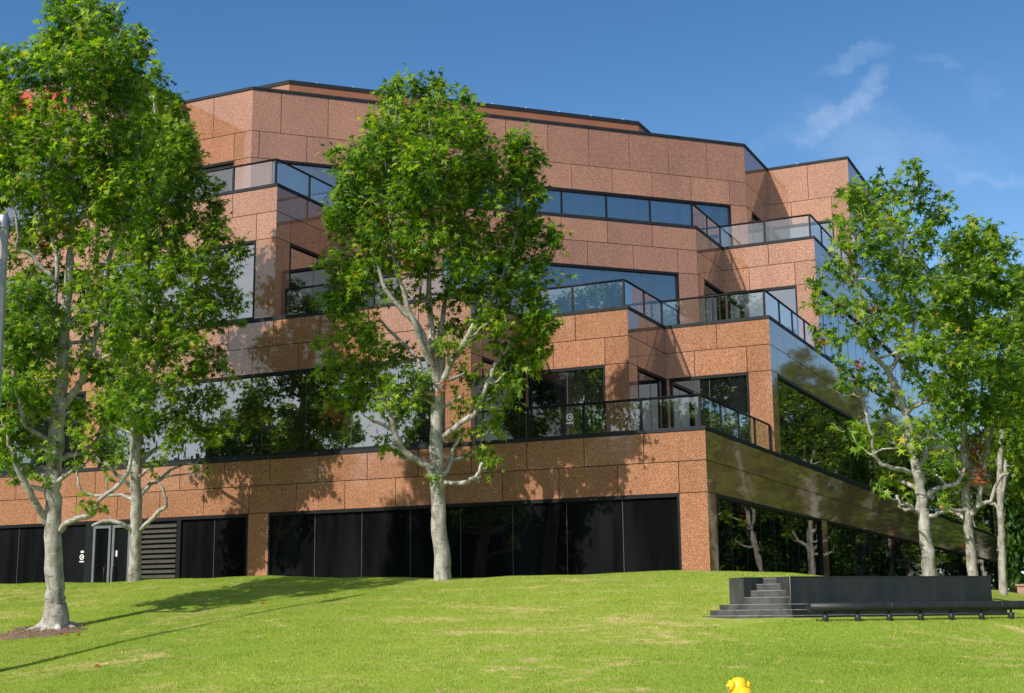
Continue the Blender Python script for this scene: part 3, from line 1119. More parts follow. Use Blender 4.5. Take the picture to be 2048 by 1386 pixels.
# central tree
tC = make_tree('sweetgum_tree', 'tall leafy tree in the middle with forked pale trunk before the bottom windows', KIND,
    at_Y(885, 1151, 29.3)[:2],
    [(886, 1175, 19), (884, 1110, 16.5), (877, 1030, 15), (874, 950, 14.5), (872, 880, 13), (875, 800, 12), (880, 760, 13)],
    [[(880, 775, 11), (862, 730, 10, -.1), (850, 680, 8, -.2), (825, 640, 7, -.3), (795, 610, 6, -.4), (770, 575, 5, -.5), (755, 520, 3, -.5)],
     [(862, 730, 9, -.1), (845, 690, 7, -.3), (820, 620, 6, -.5), (800, 560, 5, -.6), (785, 500, 4, -.6), (780, 430, 3, -.5), (778, 340, 2.5, -.4)],
     [(874, 760, 9), (866, 700, 8, .1), (862, 640, 7, .2), (858, 560, 6, .2), (860, 470, 5, .1), (862, 380, 4, 0), (862, 290, 3, 0), (858, 220, 2, 0)],
     [(884, 765, 8), (878, 700, 7, .3), (885, 640, 6, .5), (900, 560, 5, .6), (915, 480, 4, .6), (925, 380, 3.5, .5), (925, 280, 2.5, .4)],
     [(884, 770, 8), (900, 730, 7, -.2), (925, 690, 7, -.3), (945, 650, 6, -.4), (980, 600, 5, -.4), (1010, 540, 4, -.3), (1035, 450, 3.5, -.2), (1045, 360, 2.5, 0)],
     [(868, 790, 8), (848, 760, 6, .2), (835, 720, 5, .4), (800, 680, 4, .5), (760, 640, 3, .6)],
     [(870, 965, 9), (852, 930, 8, -.1), (815, 910, 8, -.3), (790, 870, 7, -.4), (782, 830, 5, -.4), (775, 800, 4, -.4), (740, 775, 3, -.5)],
     [(790, 862, 5, -.4), (765, 850, 4, -.4), (735, 835, 3, -.5)],
     [(882, 880, 9), (900, 865, 7, -.1), (925, 845, 7, -.2), (950, 825, 6, -.2), (965, 790, 5, -.2), (985, 740, 5, -.2), (1010, 705, 4, -.2), (1020, 680, 3, -.1)],
     [(880, 965, 7), (905, 965, 5.5, -.2), (935, 962, 5, -.3), (955, 950, 4, -.3), (965, 925, 3, -.3)],
     [(886, 950, 6), (900, 930, 4.5, .1), (905, 900, 4, .1), (920, 875, 3, .1)]],
    [(780, 195, 20, 32), (822, 178, 12, 32), (862, 182, 22, 26), (925, 208, 12, 30), (790, 255, 45, 45), (865, 255, 45, 50), (932, 265, 34, 45), (750, 255, 22, 20),
     (770, 320, 60, 50), (860, 335, 60, 50), (950, 325, 48, 42), (1040, 305, 32, 34), (1050, 340, 30, 30), (700, 330, 34, 22), (665, 312, 14, 10),
     (720, 385, 52, 45), (800, 400, 60, 42), (890, 400, 55, 45), (980, 385, 45, 42), (1050, 380, 34, 40),
     (700, 445, 42, 38), (760, 475, 50, 38), (850, 475, 50, 42), (940, 470, 48, 34), (1040, 450, 40, 32), (1090, 475, 30, 20), (668, 440, 18, 14), (1120, 470, 12, 8),
     (650, 528, 22, 10), (690, 530, 22, 16), (745, 530, 42, 28), (835, 540, 42, 32, .7), (930, 530, 45, 34), (1020, 520, 38, 34), (1090, 535, 22, 36),
     (700, 575, 42, 32), (680, 620, 30, 24), (780, 590, 34, 22, .6), (930, 590, 40, 30, .8), (1030, 590, 50, 38), (1080, 640, 26, 40), (850, 600, 30, 25, .5),
     (715, 665, 42, 30, .8), (690, 600, 30, 20), (900, 655, 30, 22, .5), (975, 645, 38, 28, .9), (1060, 660, 26, 32), (1050, 720, 34, 24),
     (800, 720, 30, 24, .7), (830, 760, 22, 24, .7), (900, 700, 26, 24, .6), (930, 745, 26, 20, .6), (1075, 700, 26, 26, .8), (640, 690, 16, 12, .7), (1000, 690, 26, 20, .7), (720, 820, 30, 18, .8), (960, 810, 18, 14, .7), (800, 830, 26, 18, .7),
     (690, 720, 34, 20, .8), (740, 760, 45, 26, .9), (700, 790, 40, 26, .8), (790, 800, 40, 30, .8), (650, 745, 20, 14, .8), (745, 700, 32, 22, .7), (830, 790, 24, 20, .6), (665, 800, 16, 14, .8),
     (795, 905, 26, 14, .8), (768, 885, 14, 10, .8), (925, 795, 20, 14, .7), (1000, 790, 34, 24, .8), (1020, 745, 30, 26), (925, 870, 14, 18, .7), (985, 850, 26, 20, .8), (985, 925, 16, 28, .7), (965, 950, 9, 7, .7), (880, 955, 12, 7, .7), (940, 910, 10, 14, .6)],
    11, density=.92, dead=[(667, 825, 6, 16, 60), (880, 775, 5, 12, 40), (760, 435, 7, 7, 20)], leaf=.118)

# big left tree
t1 = make_tree('sweetgum_tree', 'nearest leafy tree at far left with thick flared trunk in brown mulch', KIND,
    at_Y(110, 1235, 22.6)[:2],
    [(108, 1260, 34), (112, 1225, 25), (110, 1190, 18.5), (107, 1100, 16.5), (106, 1030, 16), (108, 950, 15), (112, 880, 15), (116, 820, 15.5), (121, 770, 12.5), (127, 690, 11.5), (131, 620, 10), (140, 540, 8.5), (142, 470, 7, .2), (148, 380, 6, .2), (140, 300, 5, .2), (140, 200, 4, .1), (150, 110, 3, 0), (150, 30, 2, 0)],
    [[(120, 815, 10), (150, 785, 9, -.1), (168, 750, 8.5, -.2), (180, 705, 8, -.3), (190, 680, 6, -.3), (205, 600, 5, -.3), (215, 530, 5, -.3), (235, 470, 5, -.2), (260, 420, 4, -.2), (275, 330, 3, -.2), (270, 250, 2.5, -.2)],
     [(134, 650, 7), (165, 620, 6, .3), (185, 590, 6, .4), (195, 520, 5, .5), (196, 440, 4.5, .5), (195, 350, 4, .5), (195, 250, 3, .4), (210, 150, 2.5, .3), (215, 70, 2, .2)],
     [(128, 660, 6), (112, 640, 5, -.3), (100, 610, 5, -.4), (95, 590, 4, -.4), (112, 560, 5, -.4), (115, 520, 5, -.4), (105, 480, 4, -.4), (95, 440, 3.5, -.4), (85, 360, 3, -.4)],
     [(112, 565, 5, -.4), (90, 540, 5, -.5), (60, 510, 4, -.6), (35, 495, 3.5, -.7), (35, 460, 3, -.8), (25, 400, 2.5, -.8)],
     [(108, 860, 6), (95, 825, 5.5, .3), (75, 800, 5, .5), (55, 760, 5, .6), (40, 730, 5, .6), (15, 715, 5, .7), (0, 690, 5, .8), (-10, 600, 4, .9), (-15, 500, 3, 1.0)],
     [(100, 885, 6.5), (75, 868, 6, -.3), (50, 850, 5, -.5), (40, 800, 4, -.6), (30, 740, 3, -.6)],
     [(97, 1050, 9.5), (75, 1010, 8, -.2), (55, 975, 7, -.4), (38, 945, 6, -.5), (25, 910, 4, -.6), (15, 870, 3, -.6)],
     [(118, 1062, 9), (135, 1045, 7, -.2), (160, 1035, 6.5, -.4), (185, 1030, 6, -.5), (200, 1000, 5, -.5), (230, 975, 5, -.5), (258, 935, 4.5, -.5), (265, 880, 4, -.5), (270, 830, 3, -.5)],
     [(103, 945, 6.5), (85, 935, 5, .2), (60, 940, 4, .3), (40, 930, 3, .4)],
     [(118, 920, 7), (140, 910, 6, .2), (165, 905, 5, .3), (200, 870, 4, .4), (210, 810, 4, .5), (220, 760, 3, .5)],
     [(186, 690, 5, -.3), (200, 720, 4, -.4), (225, 700, 3, -.5), (240, 660, 3, -.5)]],
    [(110, 5, 22, 26), (165, 20, 26, 30), (120, 45, 28, 26), (180, 60, 32, 26), (218, 45, 24, 30), (240, 60, 10, 12), (275, 75, 14, 20), (285, 100, 14, 18), (262, 115, 20, 18), (150, 90, 45, 30), (95, 95, 28, 28), (225, 95, 30, 30),
     (8, 115, 14, 18), (35, 125, 16, 16), (60, 125, 28, 18), (110, 130, 42, 28), (190, 130, 50, 34), (245, 140, 34, 24),
     (15, 165, 28, 26), (10, 210, 28, 34), (60, 165, 16, 14, .7), (100, 165, 32, 20, .8), (130, 150, 20, 20), (200, 190, 48, 46), (255, 200, 34, 46), (165, 190, 20, 40, .6), (80, 225, 30, 30, .45), (120, 240, 32, 30, .5),
     (15, 265, 40, 36), (70, 280, 44, 34, .9), (140, 285, 48, 38, .9), (210, 290, 50, 46), (270, 290, 34, 46),
     (-30, 310, 40, 50), (20, 330, 44, 36), (80, 340, 44, 34), (150, 355, 48, 38), (220, 370, 48, 40), (280, 370, 30, 36), (-40, 390, 36, 50),
     (30, 395, 38, 34, .9), (100, 405, 44, 32), (170, 420, 44, 34, .9), (240, 440, 42, 34, .9),
     (50, 455, 30, 26, .8), (20, 500, 16, 34, .6), (110, 470, 36, 30), (180, 490, 34, 30, .8), (70, 500, 26, 24, .8), (60, 545, 24, 20, .6), (120, 560, 36, 26, .7), (200, 560, 34, 34, .8),
     (50, 600, 42, 30), (20, 640, 30, 34), (90, 620, 34, 34, .9), (60, 665, 44, 30), (170, 590, 30, 28, .8), (220, 620, 36, 34, .8), (165, 660, 22, 28, .6), (225, 690, 36, 30, .8),
     (10, 720, 30, 30), (50, 735, 34, 26), (85, 760, 28, 24), (-10, 790, 40, 34), (35, 820, 34, 26), (75, 820, 24, 22), (190, 750, 26, 26, .8), (230, 760, 30, 28, .8),
     (15, 880, 30, 26), (55, 885, 24, 16), (5, 930, 26, 22, .8), (90, 905, 14, 18, .8), (85, 950, 14, 12, .6), (150, 870, 22, 14, .8), (170, 830, 26, 24, .8), (200, 900, 22, 16, .8), (215, 840, 24, 22, .8), (150, 935, 16, 10, .7),
     (30, 780, 34, 30), (5, 845, 30, 28), (70, 700, 36, 28), (105, 690, 22, 30, .8), (30, 905, 28, 20), (10, 660, 24, 30), (60, 945, 16, 10, .7), (165, 720, 22, 22, .8), (240, 800, 26, 24, .8), (140, 740, 18, 16, .6),
     (30, 960, 14, 10, .6), (170, 1010, 16, 7, .8), (190, 1020, 12, 8, .8), (280, 830, 20, 20, .7), (285, 780, 20, 20, .7)],
    23, leaf=.112, density=.92, depthR=1.8, roots=True, dead=[(198, 1015, 6, 12, 50), (190, 580, 7, 6, 16), (100, 500, 5, 6, 16), (10, 870, 5, 6, 16)])

# second left tree, farther back
t2 = make_tree('sweetgum_tree', 'slim leafy tree with its trunk between the glass doors and the louvre', KIND,
    at_Y(270, 1163, 29.4)[:2],
    [(270, 1185, 15), (270, 1140, 12.5), (272, 1070, 11.5), (272, 1000, 11), (272, 940, 11), (274, 880, 9.5), (280, 800, 8), (284, 700, 7), (290, 600, 6), (300, 480, 5), (310, 380, 4), (312, 280, 3), (308, 190, 2)],
    [[(268, 1063, 6), (250, 1050, 5, -.2), (225, 1043, 5, -.3), (200, 1044, 4, -.4), (185, 1050, 3, -.5)],
     [(277, 1063, 6), (295, 1045, 5, -.1), (318, 1022, 5, -.2), (333, 1010, 4, -.3), (328, 985, 3.5, -.3), (318, 965, 3, -.3)],
     [(266, 1000, 5), (245, 990, 4, .2), (215, 990, 4, .2), (185, 990, 3.5, .2), (160, 975, 3, .2), (155, 940, 2.5, .2)],
     [(280, 990, 6.5), (300, 970, 5.5, .1), (325, 955, 4.5, .2), (350, 935, 3, .3), (395, 925, 2.5, .3)],
     [(266, 975, 5), (240, 955, 4.5, -.2), (215, 930, 4.5, -.3), (185, 915, 4, -.4)],
     [(276, 930, 6), (300, 905, 5, .2), (325, 890, 4, .3), (345, 860, 4, .3), (360, 820, 3, .3)],
     [(280, 850, 6), (300, 790, 5, -.3), (320, 700, 5, -.4), (345, 640, 4.5, -.4), (380, 600, 4, -.4), (400, 540, 3, -.3), (420, 440, 2.5, -.2)],
     [(284, 740, 5), (300, 670, 5, .4), (315, 600, 4.5, .5), (340, 520, 4, .5), (360, 420, 3, .5), (365, 320, 2.5, .4)]],
    [(308, 150, 13, 20), (315, 185, 12, 24), (300, 225, 22, 30), (345, 225, 20, 34), (330, 200, 12, 14), (290, 265, 34, 34), (352, 285, 30, 40), (375, 310, 16, 36), (325, 325, 42, 40), (275, 340, 40, 40),
     (378, 370, 22, 40), (335, 400, 44, 40), (275, 420, 42, 40), (370, 440, 28, 34), (320, 480, 44, 36), (265, 500, 38, 38),
     (427, 385, 12, 20), (425, 425, 18, 28), (430, 475, 26, 34), (405, 525, 34, 28), (465, 505, 22, 14), (480, 490, 10, 8), (445, 545, 26, 22), (350, 545, 44, 36), (280, 570, 44, 38),
     (430, 590, 38, 26), (475, 605, 18, 16), (485, 640, 12, 10), (385, 620, 42, 30), (310, 640, 44, 36), (250, 650, 34, 36), (430, 640, 28, 16), (360, 680, 40, 28), (300, 710, 42, 30), (245, 720, 34, 30),
     (420, 720, 32, 16), (450, 735, 20, 9), (465, 760, 12, 8), (380, 745, 34, 24), (320, 775, 40, 28), (260, 790, 38, 28), (400, 800, 34, 20), (430, 790, 18, 12),
     (410, 860, 30, 24), (430, 880, 16, 16), (350, 835, 34, 26), (290, 850, 32, 24), (245, 850, 28, 26), (215, 800, 26, 28), (355, 885, 26, 18), (270, 900, 24, 16, .8), (240, 915, 18, 14, .7), (300, 935, 14, 10, .7), (330, 920, 14, 9, .7), (400, 935, 13, 10, .7), (215, 950, 10, 10, .6)],
    37, leaf=.118, density=.88, depthR=1.7, dead=[(350, 770, 4, 20, 36), (268, 850, 4, 14, 24)])

# right hand row
tR1 = make_tree('sweetgum_tree', 'leafy tree with a leaning pale trunk, nearest of the right-hand row beside the mirrored wall', KIND,
    at_Y(1857, 1150, 30.5)[:2],
    [(1858, 1175, 15), (1857, 1130, 13), (1850, 1060, 11.5), (1843, 1000, 11), (1834, 940, 10), (1826, 890, 9), (1812, 830, 8), (1797, 785, 7.5), (1782, 755, 7), (1773, 735, 6)],
    [[(1773, 735, 6), (1757, 722, 5.5, -.2), (1742, 705, 5, -.3), (1733, 680, 4, -.4), (1728, 640, 3, -.4), (1715, 560, 3, -.4), (1705, 470, 2.5, -.4)],
     [(1776, 745, 6), (1795, 715, 5.5, .1), (1800, 695, 5, .1), (1805, 650, 5, .1), (1802, 590, 4.5, .1), (1800, 520, 4, .1), (1815, 440, 3, 0), (1835, 360, 2, 0)],
     [(1795, 715, 5, .1), (1818, 690, 5, .3), (1830, 640, 4, .4), (1835, 570, 3.5, .4), (1850, 490, 3, .3), (1875, 420, 2.5, .2)],
     [(1820, 945, 6), (1795, 938, 5, -.3), (1765, 928, 4.5, -.4), (1748, 910, 4, -.5), (1743, 870, 3.5, -.5), (1732, 830, 3, -.5), (1725, 795, 2.5, -.5)],
     [(1845, 1005, 7), (1858, 985, 6.5, .1), (1885, 975, 6, .2), (1915, 965, 5, .2), (1930, 935, 3, .3)],
     [(1840, 1030, 5), (1820, 1012, 4.5, -.2), (1800, 1008, 4, -.3), (1793, 990, 3, -.3)],
     [(1836, 1020, 4.5), (1815, 1020, 4, .2), (1796, 1012, 3, .2)],
     [(1832, 950, 6), (1845, 920, 5.5, .3), (1855, 890, 4.5, .4), (1870, 850, 3.5, .5)],
     [(1852, 1035, 5), (1870, 1030, 4.5, -.1), (1890, 1022, 3.5, -.2)]],
    [(1828, 332, 13, 16), (1848, 350, 11, 18), (1835, 380, 18, 20), (1845, 415, 16, 16), (1882, 395, 14, 14), (1890, 425, 16, 16), (1865, 440, 22, 20), (1835, 455, 20, 22), (1770, 365, 22, 18), (1725, 370, 16, 14), (1700, 400, 20, 22), (1742, 405, 28, 26), (1785, 400, 22, 26),
     (1685, 440, 16, 20), (1735, 455, 34, 32), (1785, 460, 30, 34), (1850, 490, 26, 22), (1688, 490, 20, 28), (1740, 515, 34, 26), (1800, 520, 26, 26, .8), (1672, 540, 16, 22), (1705, 560, 24, 22, .8), (1640, 560, 14, 12), (1655, 530, 10, 10),
     (1790, 565, 36, 28), (1845, 550, 28, 28), (1635, 590, 14, 22), (1650, 625, 16, 18), (1700, 610, 28, 20, .8), (1755, 620, 38, 28), (1815, 620, 34, 30), (1640, 665, 18, 20), (1665, 680, 20, 14), (1715, 670, 30, 20, .9), (1775, 675, 30, 22, .9), (1835, 680, 30, 28),
     (1690, 740, 22, 12), (1665, 780, 10, 10), (1700, 775, 26, 12), (1735, 770, 22, 18, .8), (1830, 740, 30, 26, .8), (1770, 800, 26, 24, .8), (1850, 800, 30, 26, .8), (1700, 860, 26, 14), (1725, 890, 22, 14), (1765, 870, 26, 24, .8), (1785, 960, 28, 16), (1765, 985, 16, 9), (1810, 990, 12, 8, .7), (1810, 880, 20, 22, .7), (1860, 870, 30, 26, .8), (1865, 930, 24, 18, .7), (1890, 790, 26, 30, .8)],
    51, leaf=.118, depthR=1.7, density=.63, dead=[(1712, 735, 6, 5, 24), (1728, 620, 5, 5, 16), (1690, 620, 5, 8, 18)])
tR2 = make_tree('sweetgum_tree', 'leafy tree with withered orange leaves hanging, second of the right-hand row', KIND,
    at_Y(1945, 1155, 40.0)[:2],
    [(1946, 1175, 11), (1944, 1130, 10), (1938, 1070, 9.5), (1934, 1020, 9), (1931, 970, 8), (1929, 900, 7), (1928, 820, 6), (1932, 720, 5), (1940, 620, 4), (1945, 520, 3), (1945, 460, 2)],
    [[(1938, 1035, 7), (1955, 1010, 6.5, -.2), (1965, 960, 6, -.3), (1975, 900, 5, -.3), (1985, 850, 4, -.3), (1990, 760, 3, -.3)],
     [(1952, 1015, 6, -.2), (1970, 1005, 5, -.3), (1982, 1000, 4.5, -.4), (1995, 960, 4, -.5), (2020, 945, 3, -.5)],
     [(1934, 1040, 5), (1915, 1028, 4.5, .3), (1895, 1018, 4, .4), (1880, 1015, 3, .5)],
     [(1928, 970, 5), (1915, 930, 4, .3), (1905, 880, 4, .4), (1900, 800, 3, .4)]],
    [(1945, 448, 11, 14), (1932, 475, 26, 18), (1980, 470, 18, 18), (1905, 492, 22, 18), (1955, 505, 38, 22), (2005, 505, 16, 28), (1915, 535, 40, 26), (1975, 550, 38, 30), (1890, 580, 34, 28), (1945, 600, 44, 34), (2005, 590, 26, 34),
     (1880, 640, 34, 30), (1935, 660, 42, 32), (1985, 670, 34, 34), (1890, 710, 34, 34), (1945, 735, 40, 34), (1995, 750, 30, 34), (1900, 780, 32, 30), (1955, 810, 36, 32), (1900, 840, 30, 22), (1990, 830, 28, 28), (1925, 880, 30, 20, .8), (1970, 890, 26, 22, .8), (1895, 910, 22, 18, .8), (1915, 960, 20, 14, .7), (1880, 1000, 14, 10, .6)],
    67, leaf=.125, depthR=2.2, dead=[(1950, 905, 7, 22, 90), (1956, 945, 8, 18, 90), (1958, 870, 4, 10, 20), (1962, 965, 7, 10, 40)])
tR3 = make_tree('sweetgum_tree', 'thin-trunked leafy tree at the right edge, third of the right-hand row', KIND,
    at_Y(2005, 1165, 49.5)[:2],
    [(2006, 1190, 9), (2005, 1130, 8), (2003, 1080, 7.5), (2001, 1010, 7), (2000, 950, 6), (2003, 880, 5), (2010, 800, 4.5), (2020, 700, 3.5), (2030, 600, 2.5)],
    [[(2002, 1030, 5), (1990, 1010, 4, .3), (1975, 1005, 3, .4)], [(2003, 1000, 5), (2010, 960, 5, -.2), (2012, 920, 4, -.3), (2030, 850, 3, -.3)]],
    [(2032, 560, 22, 26), (2060, 580, 26, 30), (2030, 610, 30, 30), (2065, 650, 30, 34), (2022, 670, 32, 34), (2055, 720, 34, 34), (2018, 740, 30, 34), (2050, 790, 34, 34), (2010, 810, 28, 30), (2045, 860, 30, 30), (2005, 870, 26, 28), (2040, 920, 28, 24), (1995, 925, 22, 16), (2060, 960, 30, 26), (2020, 965, 18, 14, .8)],
    71, leaf=.14, depthR=2.2)

# other trees that stand along the side wall and across the street, seen past the frame edge or mirrored in the glass
def copy_to(src, x, y, rz, s_, label, group):
    c = copy_tree(src)
    c.location = (x, y, float(ground(x, y)) if y > 12.6 else 0)
    c.rotation_euler = (0, 0, rz)
    c.scale = (s_, s_, s_)
    tag(c, label, KIND, group)
    return c
row = [(-4.6, 58.5, 1.3, 1.0), (-4.5, 67.5, 2.6, 1.05), (-4.6, 77, 4.0, 1.0), (-4.4, 87, 5.2, 1.1), (-4.5, 97, .6, 1.05), (-4.2, 108, 2, 1.1)]
for i, (x, y, a_, s_) in enumerate(row):
    copy_to((tR2, tC, tR1)[i % 3], x, y, a_, s_, 'distant tree of the right-hand row beyond the third trunk', 'far trees of the row along the side wall')
mirr = [(2.2, 38, 1.0, 1.0), (2.8, 46, 3.3, .95), (1.9, 55, 5.0, 1.05), (3.2, 64, .2, 1.0), (2.4, 74, 2.2, 1.1), (3.0, 86, 4.1, 1.1), (3.4, 30, 2.9, .95), (5.5, 24, 1.9, .9)]
for i, (x, y, a_, s_) in enumerate(mirr):
    copy_to((tC, tR2, tR1)[i % 3], x, y, a_, s_, 'tree outside the frame at right, mirrored in the side wall', 'trees mirrored in the side wall')
for i in range(19):
    x = -104+i*4.9+(i % 3)*.7
    y = -18.5-(i % 3)*1.8
    if -71 < x < -63:
        continue
    copy_to((tC, tR2, tR1)[i % 3], x, y, i*1.7, (1.62, 1.40, 1.75, 1.30)[i % 4], 'tree across the street, mirrored in the front windows', 'trees across the street mirrored in the front windows')

for i, (x, y) in enumerate([(.5, 99), (3.5, 104), (6.5, 98), (-3, 118), (1.5, 116), (5.5, 121), (9.5, 112), (-6, 126)]):
    copy_to((tC, tR2, tR1)[i % 3], x, y, i*2.1, 1.25+.12*(i % 3), 'tree beyond the far end of the side wall at the right edge', 'trees beyond the far end of the side wall')

# shrubs
def make_bush(name, label, loc, rx, ry, rz_, seed, n=1500, size=.10, group=None):
    R = np.random.default_rng(seed)
    root = empty(name, (*loc, float(ground(*loc)) if loc[1] > 12.6 else 0))
    tag(root, label, 'shrub', group)
    c0 = np.array([loc[0], loc[1], root.location.z+rz_*.9])
    C, RR = [], []
    for k in range(14):
        d = R.normal(size=3)
        d /= np.linalg.norm(d)
        C.append(c0+d*np.array([rx, ry, rz_])*.55)
        RR.append(np.array([rx, ry, rz_])*R.uniform(.35, .55))
    tw = []
    P, T, Nn, S = shoots(R, C, RR, [n/14]*14, size, tw, 1, .1, 7)
    wd = MB()
    for k in range(6):
        e_ = C[k]
        wd.tube([(loc[0]+R.normal()*.05, loc[1]+R.normal()*.05, root.location.z-.1), (c0+e_)/2-np.array([0, 0, .3]), e_], [.05, .035, .015], 6)
    wd.build('stem', M['bark'], root)
    link('foliage', leaves_mesh('foliage', P, T, Nn, S, SV, SF), M['darkleaf'], root)
    return root
b0 = make_bush('hedge_shrub', 'dense green shrub in the hedge at the right edge behind the tree row', (1.4, 52), 1.6, 1.8, 1.7, 5, 6400, .14, 'hedge shrubs beyond the right-hand trees')
R = random.Random(9)
for i in range(30):
    if i < 16:
        x, y = -1.2+R.uniform(-.6, .9)+(1.9 if i % 2 else 0), 62+i*2.9
    else:
        x, y = 2.6+R.uniform(-.5, .5), 34+(i-16)*2.3
    c = copy_tree(b0)
    c.location = (x, y, float(ground(x, y))-.1)
    c.rotation_euler = (0, 0, R.uniform(0, 6))
    s_ = R.uniform(.85, 1.35)
    c.scale = (s_, s_, s_*1.05)
for i in range(84):
    c = copy_tree(b0)
    tall = i % 3 > 0
    c.location = (-112+(i//3)*3.6+1.3*(i % 3), -14.5-R.uniform(0, 1.2)-3.0*(i % 3), -.1)
    c.rotation_euler = (0, 0, R.uniform(0, 6))
    s_ = R.uniform(.95, 1.2)
    c.scale = (s_*1.9, s_*1.4, s_*(3.9 if tall else 2.4))
    tag(c, 'dark hedge shrub across the street, mirrored in the bottom windows', None, 'hedge across the street mirrored in the front windows')
for i in range(34):
    c = copy_tree(b0)
    x, y = 8.5+R.uniform(-1, 2)+(i % 2)*3, 36+i*5.2
    if i >= 24:
        x, y = -12+(i-24)*4.5, 125+(i % 3)*6
    c.location = (x, y, float(ground(x, y))-.1)
    c.rotation_euler = (0, 0, R.uniform(0, 6))
    s_ = R.uniform(.95, 1.2)
    c.scale = (s_*1.7, s_*1.7, s_*2.3) if i < 24 else (s_*2.6, s_*2.2, s_*4.2)
    tag(c, 'large dark bush far to the right, mirrored low in the side wall', None, 'bushes mirrored low in the side wall')
for i in range(14):
    c = copy_tree(b0)
    x, y = (-.9, .9, 2.8)[i % 3]+R.uniform(-.4, .4), 62+i*3.0
    c.location = (x, y, float(ground(x, y))-.1)
    c.rotation_euler = (0, 0, R.uniform(0, 6))
    c.scale = (1.7, 1.7, R.uniform(2.0, 2.7))
    tag(c, 'tall dark evergreen shrub closing the view at the right edge', None, 'tall shrubs closing the view at the right edge')

# low block wall at the right edge
mb = MB()
for k in range(9):
    for r_ in range(5):
        o = .28 if r_ % 2 else 0
        mb.box(-5.6+k*.56+o, -5.05+k*.56+o, 59.0, 59.35, 1.0+r_*.27, 1.262+r_*.27)
mb.box(-5.6, -.3, 59.02, 59.33, .9, 2.30)
w = mb.build('block_wall', M['brick'])
mb = MB()
mb.box(-5.65, -.2, 58.95, 59.4, 2.351, 2.43)
mb.build('coping', M['brick'], w)
tag(w, 'low pinkish block wall at the right edge behind the third trunk', 'wall')

# ------------------------------------------------------------------ black granite fountain with corner steps
def sg(u, d):
    return SG0+SGU*u+SGN*d
SB = 1.44
SL = 5.0
U1, WN, WD, WG = 1.213, .60, .50, .50
ZA, ZT = 1.655, 2.085
root = empty('stone_fountain', (*SG0, SB-.1))
tag(root, 'long low black granite fountain block with small stepped pyramid in its left corner', 'fountain')
def prism(mb, pts, z0, z1, sunlit=(), top=0):
    """pts in (u, d), counter-clockwise or clockwise; dusty = edge indices with painted-in sunlit tone"""
    q = [sg(*p) for p in pts]
    b = len(mb.v)
    n_ = len(q)
    mb.v += [(p[0], p[1], z0) for p in q]+[(p[0], p[1], z1) for p in q]
    for i in range(n_):
        k = (i+1) % n_
        mb.f.append((b+i, b+k, b+n_+k, b+n_+i))
        mb.mi.append(1 if i in sunlit else 0)
        mb.sm.append(False)
    mb.f.append(tuple(b+n_+i for i in range(n_)))
    mb.mi.append(top)
    mb.sm.append(False)
    mb.f.append(tuple(b+i for i in range(n_))[::-1])
    mb.mi.append(0)
    mb.sm.append(False)
def outline(o=0.0):
    return [(U1-WD-o, -WN-WG), (U1-WD-o, -WN+o), (U1-o, -WN+o), (U1-o, o), (SL+o, o), (SL+o, -WN-WG)]
mb = MB()
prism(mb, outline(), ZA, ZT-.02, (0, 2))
mb.build('fountain_block', [M['stone'], M['sunlit']], root)
mb = MB()
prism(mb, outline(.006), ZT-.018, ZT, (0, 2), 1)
mb.build('coping', [M['stone'], M['sunlit']], root)
ch = np.array([WD, WN])/math.hypot(WD, WN)
nc = np.array([-ch[1], ch[0]])
def base(off, left, z0, z1):
    a_ = np.array([U1-WD, -WN])+nc*off
    t_ = (off-a_[1])/ch[1]
    c_ = a_+ch*t_
    l_ = a_-ch*left
    mb = MB()
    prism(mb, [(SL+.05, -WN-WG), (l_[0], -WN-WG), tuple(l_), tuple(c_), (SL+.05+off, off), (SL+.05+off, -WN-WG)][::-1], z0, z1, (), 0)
    # sunlit tone put into the colour: the chamfer and its tread
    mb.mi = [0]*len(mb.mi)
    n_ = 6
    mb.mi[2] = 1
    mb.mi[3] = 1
    mb.build('base_step', [M['stone'], M['sunlit']], root)
    e0, e1 = sg(*l_), sg(*c_)
    e2 = sg(SL+.05+off, off)
    lb = MB()
    for p_, q_, w_ in ((e0, e1, .006), (e1, e2, .0035)):
        lb.tube([(p_[0], p_[1], z1-.001), (q_[0], q_[1], z1-.001)], w_, 4)
    return lb
lb1 = base(.045, .25, 1.568, ZA-.002)
lb2 = base(.13, .42, 1.480, 1.566)
lb3 = base(.21, .60, 1.20, 1.478)
for l_ in (lb1, lb2, lb3):
    l_.build('pale_edge_line', M['pale_edge'], root)
hs = [.105, .105, .105, .09]
z = ZA
for k, s_ in enumerate((1.0, .76, .54, .29)):
    mb = MB()
    z1 = z+hs[k]
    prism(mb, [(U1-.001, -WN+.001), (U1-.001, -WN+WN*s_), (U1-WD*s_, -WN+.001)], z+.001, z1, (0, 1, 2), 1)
    st = mb.build('pyramid_step', [M['stone'], M['sunlit']], root)
    lb = MB()
    p_, q_ = sg(U1-WD*s_, -WN+.003), sg(U1-.003, -WN+WN*s_)
    lb.tube([(p_[0], p_[1], z1), (q_[0], q_[1], z1)], .006, 4)
    lb.build('pale_edge_line', M['pale_edge'], st)
    z = z1
lb = MB()
p_ = sg(U1-.003, .003)
lb.tube([(p_[0], p_[1], ZA), (p_[0], p_[1], ZT)], .006, 4)
p_ = sg(U1-.006, -WN+.006)
lb.tube([(p_[0], p_[1], ZA+.40), (p_[0], p_[1], ZT)], .005, 4)
lb.build('pale_edge_line', M['pale_edge'], root)
